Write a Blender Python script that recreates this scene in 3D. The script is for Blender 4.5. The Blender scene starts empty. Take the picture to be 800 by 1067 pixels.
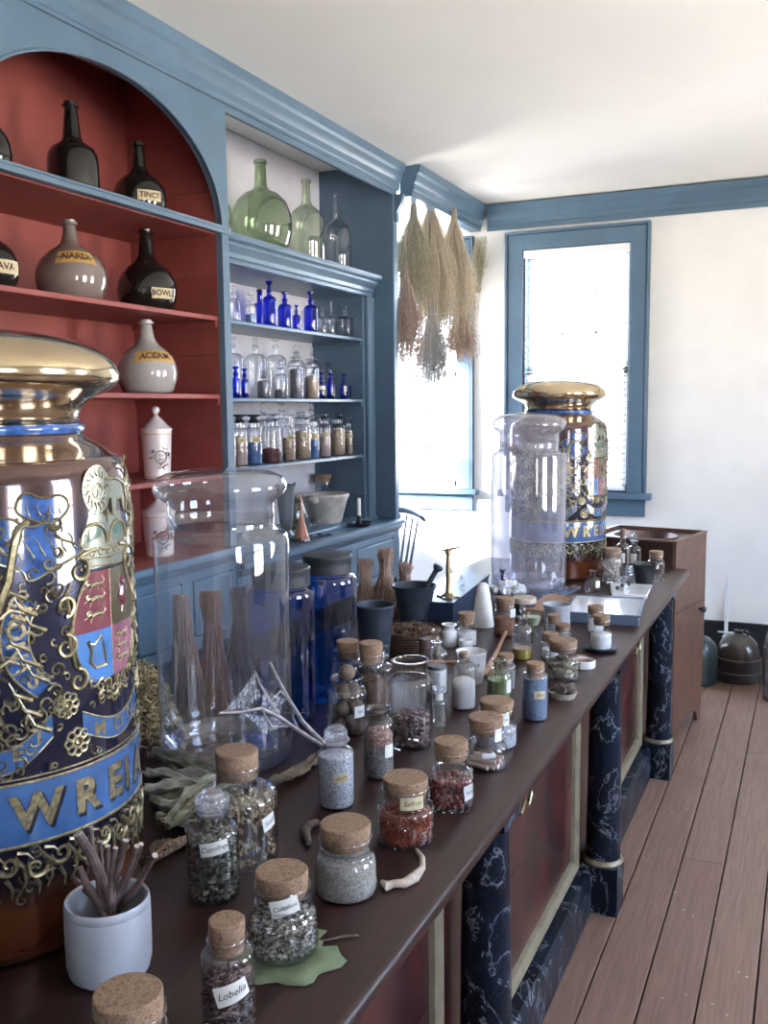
import bpy, math, random
from mathutils import Vector, Matrix
R_ = random.Random(11)
PI = math.pi
scn = bpy.context.scene
COL = scn.collection

# ------------------------------------------------------------------ camera
F_PX, YAW, PITCH, ROLL, CAM_H = 989.1, .4247, .1089, -.00994, 1.70
cy_, sy_ = math.cos(YAW), math.sin(YAW); cp_, sp_ = math.cos(PITCH), math.sin(PITCH)
FWD = Vector((-sy_*cp_, cy_*cp_, -sp_)); RT0 = Vector((cy_, sy_, 0)); UP0 = RT0.cross(FWD)
RT = math.cos(ROLL)*RT0 + math.sin(ROLL)*UP0; UP = -math.sin(ROLL)*RT0 + math.cos(ROLL)*UP0
EYE = Vector((0, 0, CAM_H))
cam = bpy.data.cameras.new('camera'); camo = bpy.data.objects.new('camera', cam); COL.objects.link(camo)
cam.sensor_fit = 'VERTICAL'; cam.sensor_height = 32; cam.lens = 32*F_PX/1067; cam.clip_start = .05
m4 = Matrix((RT, UP, -FWD)).transposed().to_4x4(); m4.translation = EYE
camo.matrix_world = m4; scn.camera = camo

def ray(px, py): return (px-400)/F_PX*RT - (py-533.5)/F_PX*UP + FWD
def at(px, py, ax, val):                      # a photo point carried out to a known plane of the room
    d = ray(px, py); return EYE + d*((val-EYE[ax])/d[ax])
def pix(P):
    q = Vector(P)-EYE; z = q.dot(FWD); return 400+F_PX*q.dot(RT)/z, 533.5-F_PX*q.dot(UP)/z
def height_for(x, y, z0, yt):
    lo, hi = z0-.5, z0+3
    for _ in range(40):
        m = (lo+hi)/2
        if pix((x, y, m))[1] > yt: lo = m
        else: hi = m
    return m-z0
TOP = .91                                     # counter top
def spot(cx, yb, w, yt, z0=TOP):              # x, y, radius, height of a round thing standing on a plane
    P = at(cx, yb, 2, z0); d = Vector((P.x, P.y)).normalized(); Q = P.copy()
    for _ in range(4):
        rad = w/2*(Q-EYE).dot(FWD)/F_PX
        Q = Vector((P.x+d.x*rad, P.y+d.y*rad, z0))
    return Q.x, Q.y, rad, height_for(Q.x, Q.y, z0, yt)
def shelf_spot(cx, w, yt, X, z0):
    P = at(cx, 400, 0, X); rad = w/2*(Vector((X, P.y, z0))-EYE).dot(FWD)/F_PX
    # refine for the lean of verticals
    y = P.y
    for _ in range(8):
        e = pix((X, y, z0+.05))[0]-cx; y -= e*.004
    return X, y, rad, height_for(X, y, z0, yt)

# ------------------------------------------------------------------ materials
MATS = {}
class N:
    def __init__(s, name):
        s.m = bpy.data.materials.new(name); s.m.use_nodes = True; s.t = s.m.node_tree
        s.t.nodes.clear(); s.out = s.t.nodes.new('ShaderNodeOutputMaterial')
    def n(s, typ, **k):
        o = s.t.nodes.new('ShaderNode'+typ)
        ins = k.pop('i', {})
        for a, b in k.items(): setattr(o, a, b)
        for a, b in ins.items(): s.put(o.inputs[a], b)
        return o
    def put(s, sock, v):
        if isinstance(v, bpy.types.NodeSocket): s.t.links.new(v, sock)
        elif isinstance(v, (tuple, list)) and len(v) == 3 and sock.type == 'RGBA': sock.default_value = (*v, 1)
        else: sock.default_value = v
    def surf(s, o): s.t.links.new(o, s.out.inputs['Surface'])
    def coord(s, w='Object'): return s.n('TexCoord').outputs[w]
    def mapv(s, sc, w='Object'): return s.n('Mapping', i={'Vector': s.coord(w), 'Scale': sc}).outputs[0]
    def noise(s, scale, detail=3, rough=.55, vec=None, dist=0):
        o = s.n('TexNoise', i={'Scale': scale, 'Detail': detail, 'Roughness': rough, 'Distortion': dist})
        s.t.links.new(vec or s.coord(), o.inputs['Vector']); return o.outputs['Fac']
    def vor(s, scale, vec=None, feature='F1'):
        o = s.n('TexVoronoi', feature=feature, i={'Scale': scale})
        s.t.links.new(vec or s.coord(), o.inputs['Vector']); return o
    def ramp(s, fac, stops):
        o = s.n('ValToRGB'); s.t.links.new(fac, o.inputs[0]); e = o.color_ramp.elements
        while len(e) < len(stops): e.new(.5)
        for el, (p, c) in zip(e, stops): el.position = p; el.color = (*c, 1) if len(c) == 3 else c
        return o.outputs[0]
    def mix(s, fac, a, b, blend='MIX'):
        o = s.n('Mix', data_type='RGBA', blend_type=blend); ins = [x for x in o.inputs if x.enabled or True]
        s.put(o.inputs[0], fac); s.put(o.inputs[6], a); s.put(o.inputs[7], b); return o.outputs[2]
    def math(s, op, a, b=0.0, c=0.0):
        o = s.n('Math', operation=op); s.put(o.inputs[0], a); s.put(o.inputs[1], b); s.put(o.inputs[2], c); return o.outputs[0]
    def bump(s, h, st=.3, d=.002): return s.n('Bump', i={'Strength': st, 'Distance': d, 'Height': h}).outputs[0]
    def pbsdf(s, **k):
        o = s.n('BsdfPrincipled')
        for a, b in k.items(): s.put(o.inputs[a.replace('_', ' ')], b)
        s.surf(o.outputs[0]); return o
def reg(name):
    def deco(fn):
        def get():
            if name not in MATS:
                n = N(name); fn(n); MATS[name] = n.m
            return MATS[name]
        MAKERS[name] = get; return fn
    return deco
MAKERS = {}
def mat(name): return MAKERS[name]()
def plain(name, col, rough=.5, metal=0., coat=0., vary=.12, scale=18, bump=0., bscale=60, sss=0.):
    @reg(name)
    def _(n):
        c = n.mix(n.ramp(n.noise(scale), [(.3, (0, 0, 0)), (.7, (1, 1, 1))]), tuple(x*(1-vary) for x in col), tuple(min(1, x*(1+vary)) for x in col))
        k = dict(Base_Color=c, Roughness=rough, Metallic=metal, Coat_Weight=coat, Coat_Roughness=.05)
        if bump: k['Normal'] = n.bump(n.noise(bscale), bump)
        n.pbsdf(**k)
def glass(name, tint, refl=.07, rough=.02, edge=.45):
    @reg(name)
    def _(n):
        lw = n.n('LayerWeight', i={'Blend': .5}).outputs['Facing']
        p3 = n.math('POWER', lw, 2.5); p5 = n.math('POWER', lw, 3.6)
        fac = n.math('ADD', n.math('MULTIPLY', p5, .82), refl)
        tc = n.mix(p3, tint, tuple(x*edge for x in tint))
        tr = n.n('BsdfTransparent', i={'Color': tc}).outputs[0]
        gl = n.n('BsdfGlossy', i={'Color': (1, 1, 1), 'Roughness': rough}).outputs[0]
        n.surf(n.n('MixShader', i={0: fac, 1: tr, 2: gl}).outputs[0])
def speckle(name, cols, scale=220, rough=.8, bump=.8, stretch=(1, 1, 1)):
    @reg(name)
    def _(n):
        v = n.vor(scale, n.mapv(stretch))
        k = len(cols); st = [((i+.5)/k, c) for i, c in enumerate(cols)]
        r = n.n('SeparateColor', i={'Color': v.outputs['Color']}).outputs[0]
        n.pbsdf(Base_Color=n.ramp(r, st), Roughness=rough, Normal=n.bump(v.outputs['Distance'], bump, .004))
def island(name, cols, rough=.7, bump=0., bscale=90, coat=0.):
    @reg(name)
    def _(n):
        r = n.n('NewGeometry').outputs['Random Per Island']
        k = len(cols); st = [((i+.5)/k, c) for i, c in enumerate(cols)]
        kk = dict(Base_Color=n.ramp(r, st), Roughness=rough, Coat_Weight=coat)
        if bump: kk['Normal'] = n.bump(n.noise(bscale), bump)
        n.pbsdf(**kk)

plain('blue_paint', (.100, .165, .238), .34, vary=.10, scale=5)
plain('red_paint', (.27, .062, .054), .5, vary=.14, scale=6)
plain('white_plaster', (.86, .85, .82), .85, vary=.03, scale=4, bump=.15, bscale=25)
plain('ceiling_plaster', (.86, .85, .82), .9, vary=.02, scale=2)
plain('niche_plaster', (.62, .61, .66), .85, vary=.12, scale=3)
plain('dark_board', (.012, .016, .024), .6)
plain('white_paint', (.75, .77, .80), .4, vary=.03)
plain('blind_white', (.82, .83, .86), .5, vary=.02)
plain('black_paint', (.018, .02, .024), .35, vary=.2)
plain('gold_leaf', (.73, .59, .38), .13, metal=1., vary=.12, scale=9)
plain('gold_relief', (.36, .31, .19), .3, metal=.8, vary=.5, scale=140)
plain('gold_dim', (.15, .13, .085), .35, metal=.7, vary=.5, scale=120)
plain('gilt_trim', (.235, .20, .135), .38, metal=.3, vary=.2, scale=20)
plain('brass', (.40, .32, .20), .32, metal=1., vary=.15)
plain('copper', (.42, .20, .15), .4, metal=.5, vary=.2)
plain('basin_metal', (.15, .10, .085), .35, metal=.5, vary=.2)
plain('pewter', (.22, .24, .28), .42, metal=.4, vary=.15)
plain('dark_iron', (.035, .045, .065), .5, metal=.3, vary=.2)
plain('navy_paint', (.02, .035, .075), .4)
plain('ceramic_white', (.72, .72, .74), .18, coat=.4, vary=.03)
plain('crock_glaze', (.36, .38, .43), .3, vary=.06, scale=30, bump=.08, bscale=200)
plain('porcelain_pink', (.68, .60, .60), .2, coat=.5, vary=.03)
plain('label_gold', (.50, .30, .09), .5, vary=.2, scale=60)
plain('label_paper', (.74, .73, .70), .8, vary=.05)
plain('label_cream', (.55, .47, .30), .8, vary=.15, scale=80)
plain('ink', (.02, .018, .02), .6)
plain('label_ink', (.05, .015, .01), .6)
plain('bottle_black', (.010, .009, .008), .06, coat=.6, vary=.3)
plain('bottle_grey', (.19, .15, .135), .07, coat=.8, vary=.15, scale=8)
plain('bottle_stone', (.36, .345, .335), .12, coat=.7, vary=.08, scale=25)
plain('stoneware_brown', (.045, .035, .032), .25, coat=.3, vary=.35, scale=12)
plain('stoneware_teal', (.03, .055, .065), .3, coat=.3, vary=.25)
plain('wicker_dark', (.03, .024, .022), .7, bump=.8, bscale=80)
plain('marble_bowl', (.45, .42, .38), .4, vary=.25, scale=18)
plain('silver_white', (.30, .33, .29), .22, metal=.6, vary=.15, scale=60)
plain('enamel_blue', (.025, .085, .28), .15, coat=1., vary=.75, scale=55)
plain('enamel_azure', (.06, .19, .48), .18, coat=1., vary=.2, scale=25)
plain('enamel_band', (.04, .105, .27), .18, coat=1., vary=.15, scale=25)
plain('enamel_red', (.17, .035, .055), .18, coat=1., vary=.2, scale=40)
plain('enamel_pink', (.27, .105, .16), .18, coat=1., vary=.2, scale=40)
plain('enamel_gold', (.12, .10, .055), .3, metal=.5, coat=1., vary=.3, scale=60)
plain('enamel_shadow', (.008, .009, .016), .3, coat=.5)
plain('enamel_green', (.04, .12, .09), .2, coat=1., vary=.2)
plain('sugar_white', (.80, .79, .80), .75, vary=.04, bump=.2, bscale=120)
plain('powder_white', (.80, .80, .82), .9, vary=.06, scale=60)
plain('powder_orange', (.40, .20, .12), .9, vary=.2, scale=60)
plain('powder_grey', (.20, .19, .22), .9, vary=.2, scale=60)
plain('powder_tan', (.42, .30, .21), .9, vary=.25, scale=80)
plain('powder_brown', (.15, .09, .06), .9, vary=.25, scale=80)
plain('powder_pink', (.42, .30, .28), .9, vary=.2, scale=60)
plain('powder_blue', (.10, .20, .42), .9, vary=.3, scale=70)
plain('oil_yellow', (.40, .29, .06), .1, coat=.5)
plain('oil_green', (.30, .36, .20), .15, coat=.5)
plain('root_pale', (.48, .40, .33), .7, vary=.3, scale=60, bump=.5, bscale=120)
plain('root_dark', (.11, .085, .075), .75, vary=.35, scale=60, bump=.5, bscale=120)
plain('stick_bark', (.115, .075, .07), .7, vary=.5, scale=70, bump=.7, bscale=180)
plain('stick_cut', (.50, .42, .38), .8)
plain('string', (.45, .38, .28), .8)
plain('leaf_green', (.13, .165, .09), .55, vary=.25, scale=25, bump=.3, bscale=60)
@reg('leaf_dry')
def _(n):
    g = n.noise(3, 6, .7, n.mapv((9, 60, 40)), .5)
    n.pbsdf(Base_Color=n.ramp(g, [(.3, (.10, .095, .06)), (.5, (.23, .22, .15)), (.7, (.36, .35, .26))]), Roughness=.75, Normal=n.bump(g, .8, .004))
@reg('leaf_pale')
def _(n):
    g = n.noise(3, 6, .7, n.mapv((9, 60, 40)), .5)
    n.pbsdf(Base_Color=n.ramp(g, [(.3, (.17, .16, .12)), (.5, (.40, .39, .33)), (.7, (.56, .55, .48))]), Roughness=.75, Normal=n.bump(g, .8, .004))
@reg('leaf_brown')
def _(n):
    g = n.noise(3, 6, .7, n.mapv((9, 60, 40)), .5)
    n.pbsdf(Base_Color=n.ramp(g, [(.3, (.06, .042, .03)), (.5, (.15, .11, .08)), (.7, (.24, .18, .14))]), Roughness=.75, Normal=n.bump(g, .8, .004))
plain('twig_pale', (.34, .31, .31), .7, vary=.35, scale=60, bump=.4, bscale=120)
plain('chest_wood', (.125, .062, .040), .42, vary=.25, scale=9)
plain('chest_dark', (.05, .022, .016), .4, vary=.3, scale=9)
plain('tin_lid', (.035, .04, .05), .45, metal=.3, vary=.2, scale=50)
plain('tan_wood', (.36, .20, .11), .5, vary=.2, scale=30)
plain('slate', (.10, .13, .19), .25, vary=.1)
plain('white_tile', (.78, .78, .82), .12, coat=.6, vary=.02)
plain('dark_pill', (.06, .045, .05), .5)
plain('chair_wood', (.05, .07, .10), .4)
plain('candle_wax', (.8, .78, .72), .5, vary=.02)
plain('screw', (.5, .48, .45), .35, metal=1.)
plain('berry_red', (.17, .035, .035), .4, vary=.4, scale=50)
plain('nutmeg', (.135, .095, .07), .6, vary=.4, scale=60, bump=.5, bscale=120)
plain('bean_brown', (.10, .06, .055), .45, vary=.4, scale=60)
plain('bone_white', (.68, .62, .58), .6, vary=.12, scale=60)
plain('pink_clay', (.62, .42, .36), .6)
plain('crystal', (.55, .58, .62), .25, vary=.3, scale=20, coat=.5, bump=.8, bscale=25)
glass('glass_clear', (.955, .965, .98), .10)
glass('glass_grey', (.88, .90, .93), .08)
glass('glass_green', (.56, .66, .50), .12, edge=.35)
glass('glass_pale_green', (.72, .78, .66), .11)
glass('glass_cobalt', (.05, .12, .80), .07)
glass('glass_cobalt_big', (.10, .36, .80), .09)
glass('glass_blue_tint', (.42, .58, .85), .08)
def dusty(name, tint, dust):
    @reg(name)
    def _(n):
        lw = n.n('LayerWeight', i={'Blend': .5}).outputs['Facing']
        p3 = n.math('POWER', lw, 3.0); p5 = n.math('POWER', lw, 5.0)
        fac = n.math('ADD', n.math('MULTIPLY', n.math('POWER', lw, 3.2), .82), .10)
        tr = n.n('BsdfTransparent', i={'Color': n.mix(p3, tint, tuple(x*.55 for x in tint))}).outputs[0]
        gl = n.n('BsdfGlossy', i={'Color': (1, 1, 1), 'Roughness': .03}).outputs[0]
        a = n.n('MixShader', i={0: fac, 1: tr, 2: gl}).outputs[0]
        df = n.n('AddShader', i={0: n.n('BsdfDiffuse', i={'Color': (.75, .74, .80)}).outputs[0], 1: n.n('BsdfTranslucent', i={'Color': (.6, .6, .66)}).outputs[0]}).outputs[0]
        d = n.math('MULTIPLY', n.ramp(n.noise(7, 5, .7, n.mapv((3, 3, .5))), [(.3, (.5, .5, .5)), (.75, (1, 1, 1))]), dust)
        n.surf(n.n('MixShader', i={0: d, 1: a, 2: df}).outputs[0])
dusty('glass_dusty', (.88, .88, .94), .15)
dusty('glass_stop', (.92, .93, .96), .16)
dusty('glass_big', (.96, .97, .985), .022)
@reg('web')
def _(n):
    f = n.ramp(n.noise(120, 4, .7), [(.38, (.04, .04, .04)), (.75, (.62, .62, .62))])
    n.surf(n.n('MixShader', i={0: f, 1: n.n('BsdfTransparent').outputs[0], 2: n.n('AddShader', i={0: n.n('BsdfDiffuse', i={'Color': (.55, .56, .6)}).outputs[0], 1: n.n('BsdfTranslucent', i={'Color': (.3, .3, .32)}).outputs[0]}).outputs[0]}).outputs[0])
glass('window_glass', (.97, .98, 1), .04)
@reg('cork')
def _(n):
    a = n.noise(160, 5, .7); b = n.noise(420, 3, .7)
    c = n.ramp(n.math('ADD', n.math('MULTIPLY', a, .5), n.math('MULTIPLY', b, .5)), [(.36, (.05, .028, .018)), (.44, (.22, .135, .085)), (.56, (.33, .215, .14)), (.70, (.41, .28, .19))])
    n.pbsdf(Base_Color=c, Roughness=.85, Normal=n.bump(b, .5, .002))
speckle('herb_green', [(.05, .06, .045), (.12, .13, .09), (.19, .19, .14), (.28, .27, .21), (.08, .085, .06)], 260, stretch=(1, 1, .6))
speckle('herb_grey', [(.10, .09, .075), (.28, .26, .23), (.42, .39, .35), (.55, .52, .48), (.18, .16, .14)], 330)
speckle('herb_seed', [(.35, .32, .28), (.50, .47, .42), (.62, .59, .55), (.25, .22, .19)], 520)
speckle('herb_brown', [(.04, .022, .02), (.10, .055, .045), (.19, .11, .09), (.28, .19, .17), (.06, .03, .03)], 230)
speckle('herb_grain', [(.10, .10, .10), (.20, .195, .19), (.28, .26, .25), (.36, .33, .31)], 480)
speckle('herb_redtop', [(.22, .10, .07), (.34, .19, .15), (.42, .30, .27)], 300)
speckle('herb_saffron', [(.17, .025, .015), (.30, .05, .03), (.42, .10, .05), (.24, .06, .035)], 320, stretch=(1, 1, 1.6))
speckle('crystal_blue', [(.62, .64, .70), (.18, .20, .33), (.70, .72, .78), (.45, .48, .58), (.75, .76, .80)], 380)
speckle('herb_tan', [(.30, .20, .13), (.42, .30, .20), (.50, .38, .28), (.24, .15, .10)], 300)
speckle('mix_red', [(.10, .03, .035), (.20, .06, .06), (.28, .10, .10)], 200)
speckle('leaf_flake', [(.06, .06, .045), (.17, .15, .10), (.28, .27, .20), (.45, .42, .34), (.10, .09, .06)], 120)
speckle('bluestone', [(.10, .16, .27), (.15, .22, .36), (.20, .28, .43), (.12, .18, .30)], 420, bump=.4)
island('straw_mix', [(.30, .21, .10), (.42, .32, .16), (.54, .43, .25), (.20, .14, .07)], .8)
island('bark_mix', [(.10, .055, .035), (.18, .10, .065), (.26, .16, .11), (.07, .035, .025)], .8)
island('herb_hay', [(.36, .29, .20), (.48, .41, .31), (.58, .52, .42), (.42, .35, .24), (.66, .61, .53)], .8)
island('herb_olive', [(.24, .22, .15), (.34, .31, .22), (.44, .40, .30), (.54, .48, .38), (.18, .17, .12)], .8)
island('herb_pinkhay', [(.33, .23, .18), (.44, .34, .28), (.55, .46, .40), (.26, .17, .13)], .8)
island('herb_silver', [(.30, .31, .31), (.42, .43, .42), (.22, .22, .20), (.55, .56, .56)], .8)
island('broom_rust', [(.40, .16, .06), (.52, .24, .10), (.28, .10, .04), (.58, .32, .16)], .8)
island('broom_dark', [(.17, .10, .07), (.26, .16, .11), (.12, .065, .05), (.32, .21, .15)], .8)
island('broom_tan', [(.32, .20, .15), (.42, .28, .22), (.23, .13, .10), (.50, .37, .30)], .8)
island('flower_mix', [(.40, .30, .17), (.52, .43, .29), (.62, .55, .42), (.30, .20, .11)], .8)
island('bone_mix', [(.55, .50, .43), (.68, .62, .55), (.74, .70, .64), (.42, .36, .30)], .6)
island('berry_mix', [(.16, .035, .035), (.24, .065, .055), (.11, .02, .025), (.30, .10, .08)], .4)
island('bean_mix', [(.11, .065, .06), (.17, .10, .095), (.22, .15, .14), (.08, .045, .045)], .45)
island('stick_mix', [(.52, .38, .34), (.60, .47, .42), (.45, .31, .27)], .6)
island('saffron_mix', [(.24, .035, .02), (.36, .07, .04), (.46, .13, .06), (.18, .03, .02)], .7)

@reg('floor_boards')
def _(n):
    r = n.n('NewGeometry').outputs['Random Per Island']
    base = n.ramp(r, [(.1, (.215, .130, .100)), (.5, (.275, .175, .135)), (.9, (.24, .150, .115))])
    g = n.noise(6, 6, .65, n.mapv((14, .7, 1)), .6)
    c = n.mix(n.ramp(g, [(.35, (0, 0, 0)), (.65, (1, 1, 1))]), base, n.mix(.55, base, (.12, .065, .05)))
    n.pbsdf(Base_Color=c, Roughness=n.math('MULTIPLY_ADD', g, .25, .30), Normal=n.bump(g, .12))
@reg('counter_wood')
def _(n):
    g = n.noise(5, 7, .65, n.mapv((10, .8, 4)), .8)
    c = n.ramp(g, [(.25, (.011, .0045, .005)), (.5, (.026, .010, .009)), (.75, (.045, .017, .014))])
    n.pbsdf(Base_Color=c, Roughness=n.math('MULTIPLY_ADD', g, .16, .24), Specular_IOR_Level=.34, Normal=n.bump(g, .06))
@reg('mahogany_panel')
def _(n):
    g = n.noise(1.6, 6, .6, n.mapv((1, 2.0, 1.1)), 2.2)
    c = n.ramp(g, [(.3, (.009, .004, .005)), (.46, (.030, .008, .009)), (.58, (.085, .016, .015)), (.72, (.018, .006, .007))])
    n.pbsdf(Base_Color=c, Roughness=.28, Coat_Weight=.3, Coat_Roughness=.12)
@reg('faux_marble')
def _(n):
    v = n.mapv((1, 1, .75))
    a = n.math('ABSOLUTE', n.math('SUBTRACT', n.noise(6, 6, .62, v, .9), .5))
    b = n.math('ABSOLUTE', n.math('SUBTRACT', n.noise(13, 5, .6, v, 1.2), .47))
    cl = n.ramp(n.noise(5, 4), [(.4, (.003, .004, .009)), (.8, (.005, .012, .028))])
    va = n.ramp(a, [(0, (.8, .8, .8)), (.006, (.25, .25, .25)), (.014, (0, 0, 0))])
    vb = n.ramp(b, [(0, (.3, .3, .3)), (.007, (0, 0, 0))])
    c = n.mix(va, n.mix(vb, cl, (.10, .16, .25)), (.26, .30, .36))
    n.pbsdf(Base_Color=c, Roughness=.34, Specular_IOR_Level=.22)
@reg('jar_backing')
def _(n):
    z = n.n('SeparateXYZ', i={0: n.coord()}).outputs[2]
    zz = n.math('ADD', z, n.math('MULTIPLY', n.math('SUBTRACT', n.noise(9, 4), .5), .06))
    c = n.ramp(zz, [(.0, (.16, .085, .035)), (.03, (.15, .035, .012)), (.085, (.17, .05, .015)), (.125, (.02, .012, .016)), (.19, (.012, .014, .035)), (.40, (.014, .016, .045)), (.60, (.018, .022, .06)), (.68, (.07, .038, .04)), (.72, (.12, .06, .042)), (.78, (.16, .09, .05))])
    n.pbsdf(Base_Color=c, Roughness=.16, Metallic=.45, Coat_Weight=1., Coat_Roughness=.015)
@reg('basket_weave')
def _(n):
    w = n.n('TexWave', wave_type='BANDS', bands_direction='Z', i={'Scale': 38., 'Distortion': 3., 'Detail': 2.})
    n.t.links.new(n.coord(), w.inputs['Vector'])
    n.pbsdf(Base_Color=n.ramp(w.outputs['Fac'], [(.2, (.07, .04, .03)), (.8, (.24, .15, .10))]), Roughness=.75, Normal=n.bump(w.outputs['Fac'], .8, .004))

# ------------------------------------------------------------------ mesh helpers
class MB:
    def __init__(s): s.v = []; s.f = []; s.mi = []; s.cur = 0
    def add(s, vs, fs):
        b = len(s.v); s.v += [tuple(p) for p in vs]
        for f in fs: s.f.append([b+i for i in f]); s.mi.append(s.cur)
        return s
    def box(s, x0, x1, y0, y1, z0, z1):
        return s.add([(x0,y0,z0),(x1,y0,z0),(x1,y1,z0),(x0,y1,z0),(x0,y0,z1),(x1,y0,z1),(x1,y1,z1),(x0,y1,z1)],
                     [(3,2,1,0),(4,5,6,7),(0,1,5,4),(1,2,6,5),(2,3,7,6),(3,0,4,7)])
    def lathe(s, prof, seg=40, c=(0,0,0), M=None):
        vs = []; fs = []; rings = []
        for r, z in prof:
            if r < 1e-6: rings.append([len(vs)]); vs.append(Vector((0,0,z)))
            else:
                rings.append(list(range(len(vs), len(vs)+seg)))
                vs += [Vector((r*math.cos(2*PI*k/seg), r*math.sin(2*PI*k/seg), z)) for k in range(seg)]
        for a, b in zip(rings, rings[1:]):
            if len(a) == 1 and len(b) == 1: continue
            for k in range(seg):
                k2 = (k+1) % seg
                if len(a) == 1: fs.append((a[0], b[k2], b[k]))
                elif len(b) == 1: fs.append((a[k], a[k2], b[0]))
                else: fs.append((a[k], a[k2], b[k2], b[k]))
        if M: vs = [M @ p for p in vs]
        return s.add([p+Vector(c) for p in vs], fs)
    def tube(s, pts, rad, seg=8, cap=True, flat=1.0):
        pts = [Vector(p) for p in pts]; n = len(pts)
        rr = rad if isinstance(rad, (list, tuple)) else [rad]*n
        vs = []; fs = []; up = None
        for i, p in enumerate(pts):
            t = (pts[min(i+1, n-1)]-pts[max(i-1, 0)])
            t = t.normalized() if t.length > 1e-9 else Vector((0,0,1))
            if up is None: up = t.orthogonal().normalized()
            up = (up - t*up.dot(t)); up = up.normalized() if up.length > 1e-6 else t.orthogonal().normalized()
            sd = t.cross(up)
            for k in range(seg):
                a = 2*PI*k/seg; vs.append(p + (up*math.cos(a) + sd*math.sin(a)*flat)*rr[i])
        for i in range(n-1):
            for k in range(seg):
                k2 = (k+1) % seg
                fs.append((i*seg+k, i*seg+k2, (i+1)*seg+k2, (i+1)*seg+k))
        if cap: fs.append(tuple(range(seg-1, -1, -1))); fs.append(tuple((n-1)*seg+k for k in range(seg)))
        return s.add(vs, fs)
    def ball(s, c, r, seg=10, rings=7, rot=None):
        if not isinstance(r, (tuple, list)): r = (r, r, r)
        vs = [Vector((0,0,-r[2]))]
        for i in range(1, rings):
            a = PI*i/rings - PI/2
            for k in range(seg):
                b = 2*PI*k/seg; vs.append(Vector((r[0]*math.cos(a)*math.cos(b), r[1]*math.cos(a)*math.sin(b), r[2]*math.sin(a))))
        vs.append(Vector((0,0,r[2]))); fs = []
        for k in range(seg):
            k2 = (k+1) % seg; fs.append((0, 1+k2, 1+k)); L = 1+(rings-2)*seg; fs.append((L+k, L+k2, len(vs)-1))
            for i in range(rings-2):
                a = 1+i*seg; fs.append((a+k, a+k2, a+seg+k2, a+seg+k))
        if rot: vs = [rot @ p for p in vs]
        return s.add([p+Vector(c) for p in vs], fs)
    def prism(s, poly, a0, a1, plane='yz'):      # polygon in a plane, pushed along the third axis
        def P(u, v, w): return {'yz': (w, u, v), 'xz': (u, w, v), 'xy': (u, v, w)}[plane]
        n = len(poly); vs = [P(u, v, a0) for u, v in poly]+[P(u, v, a1) for u, v in poly]
        fs = [tuple(range(n-1, -1, -1)), tuple(range(n, 2*n))]+[(i, (i+1) % n, n+(i+1) % n, n+i) for i in range(n)]
        return s.add(vs, fs)
    def build(s, name, m, parent=None, loc=(0,0,0), smooth=35, bevel=0, rotz=0):
        me = bpy.data.meshes.new(name); me.from_pydata(s.v, [], s.f)
        ms = m if isinstance(m, (list, tuple)) else [m]
        for q in ms: me.materials.append(mat(q))
        if len(ms) > 1: me.polygons.foreach_set('material_index', s.mi)
        if smooth:
            me.polygons.foreach_set('use_smooth', [True]*len(me.polygons)); me.set_sharp_from_angle(angle=math.radians(smooth))
        me.validate(); me.update()
        o = bpy.data.objects.new(name, me); COL.objects.link(o); o.location = loc; o.rotation_euler.z = rotz
        if parent: o.parent = parent
        if bevel:
            b = o.modifiers.new('bevel', 'BEVEL'); b.width = bevel; b.segments = 2; b.limit_method = 'ANGLE'; b.angle_limit = math.radians(40)
        return o
def tag(o, label, cat, group=None, kind=None):
    o['label'] = label; o['category'] = cat
    if group: o['group'] = group
    if kind: o['kind'] = kind
    return o
def thing(name, label, cat, loc=(0,0,0), rotz=0, group=None):
    o = bpy.data.objects.new(name, None); COL.objects.link(o); o.empty_display_size = .05
    o.location = loc; o.rotation_euler.z = rotz
    return tag(o, label, cat, group)
def struct(o, label, cat='room'):
    o['kind'] = 'structure'; o['label'] = label; o['category'] = cat; return o
def copy_tree(o, parent=None):
    c = o.copy(); COL.objects.link(c)
    if parent: c.parent = parent
    for ch in list(o.children): copy_tree(ch, c)
    return c
_tc = {}
def text2d(s, size, shear=0., bold=0.):
    k = (s, size, shear, bold)
    if k not in _tc:
        c = bpy.data.curves.new('lettering', 'FONT'); c.body = s; c.size = size; c.shear = shear; c.align_x = 'CENTER'; c.align_y = 'CENTER'
        c.offset = bold; c.resolution_u = 3
        o = bpy.data.objects.new('lettering', c); COL.objects.link(o)
        me = bpy.data.meshes.new_from_object(o.evaluated_get(bpy.context.evaluated_depsgraph_get()))
        _tc[k] = ([tuple(v.co)[:2] for v in me.vertices], [tuple(p.vertices) for p in me.polygons])
        bpy.data.objects.remove(o); bpy.data.curves.remove(c); bpy.data.meshes.remove(me)
    return _tc[k]
exec_dg = None
def wrap_flat(mb, vs, fs, rad, ang0, z0, out=0., tilt=0.):
    """flat shape (u, v) laid on a cylinder; tilt rotates it in its own plane"""
    ct, st = math.cos(tilt), math.sin(tilt); P = []
    for u, v in vs:
        u, v = u*ct-v*st, u*st+v*ct
        a = ang0+u/rad; r = rad+out
        P.append((r*math.cos(a), r*math.sin(a), z0+v))
    mb.add(P, fs)
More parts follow.
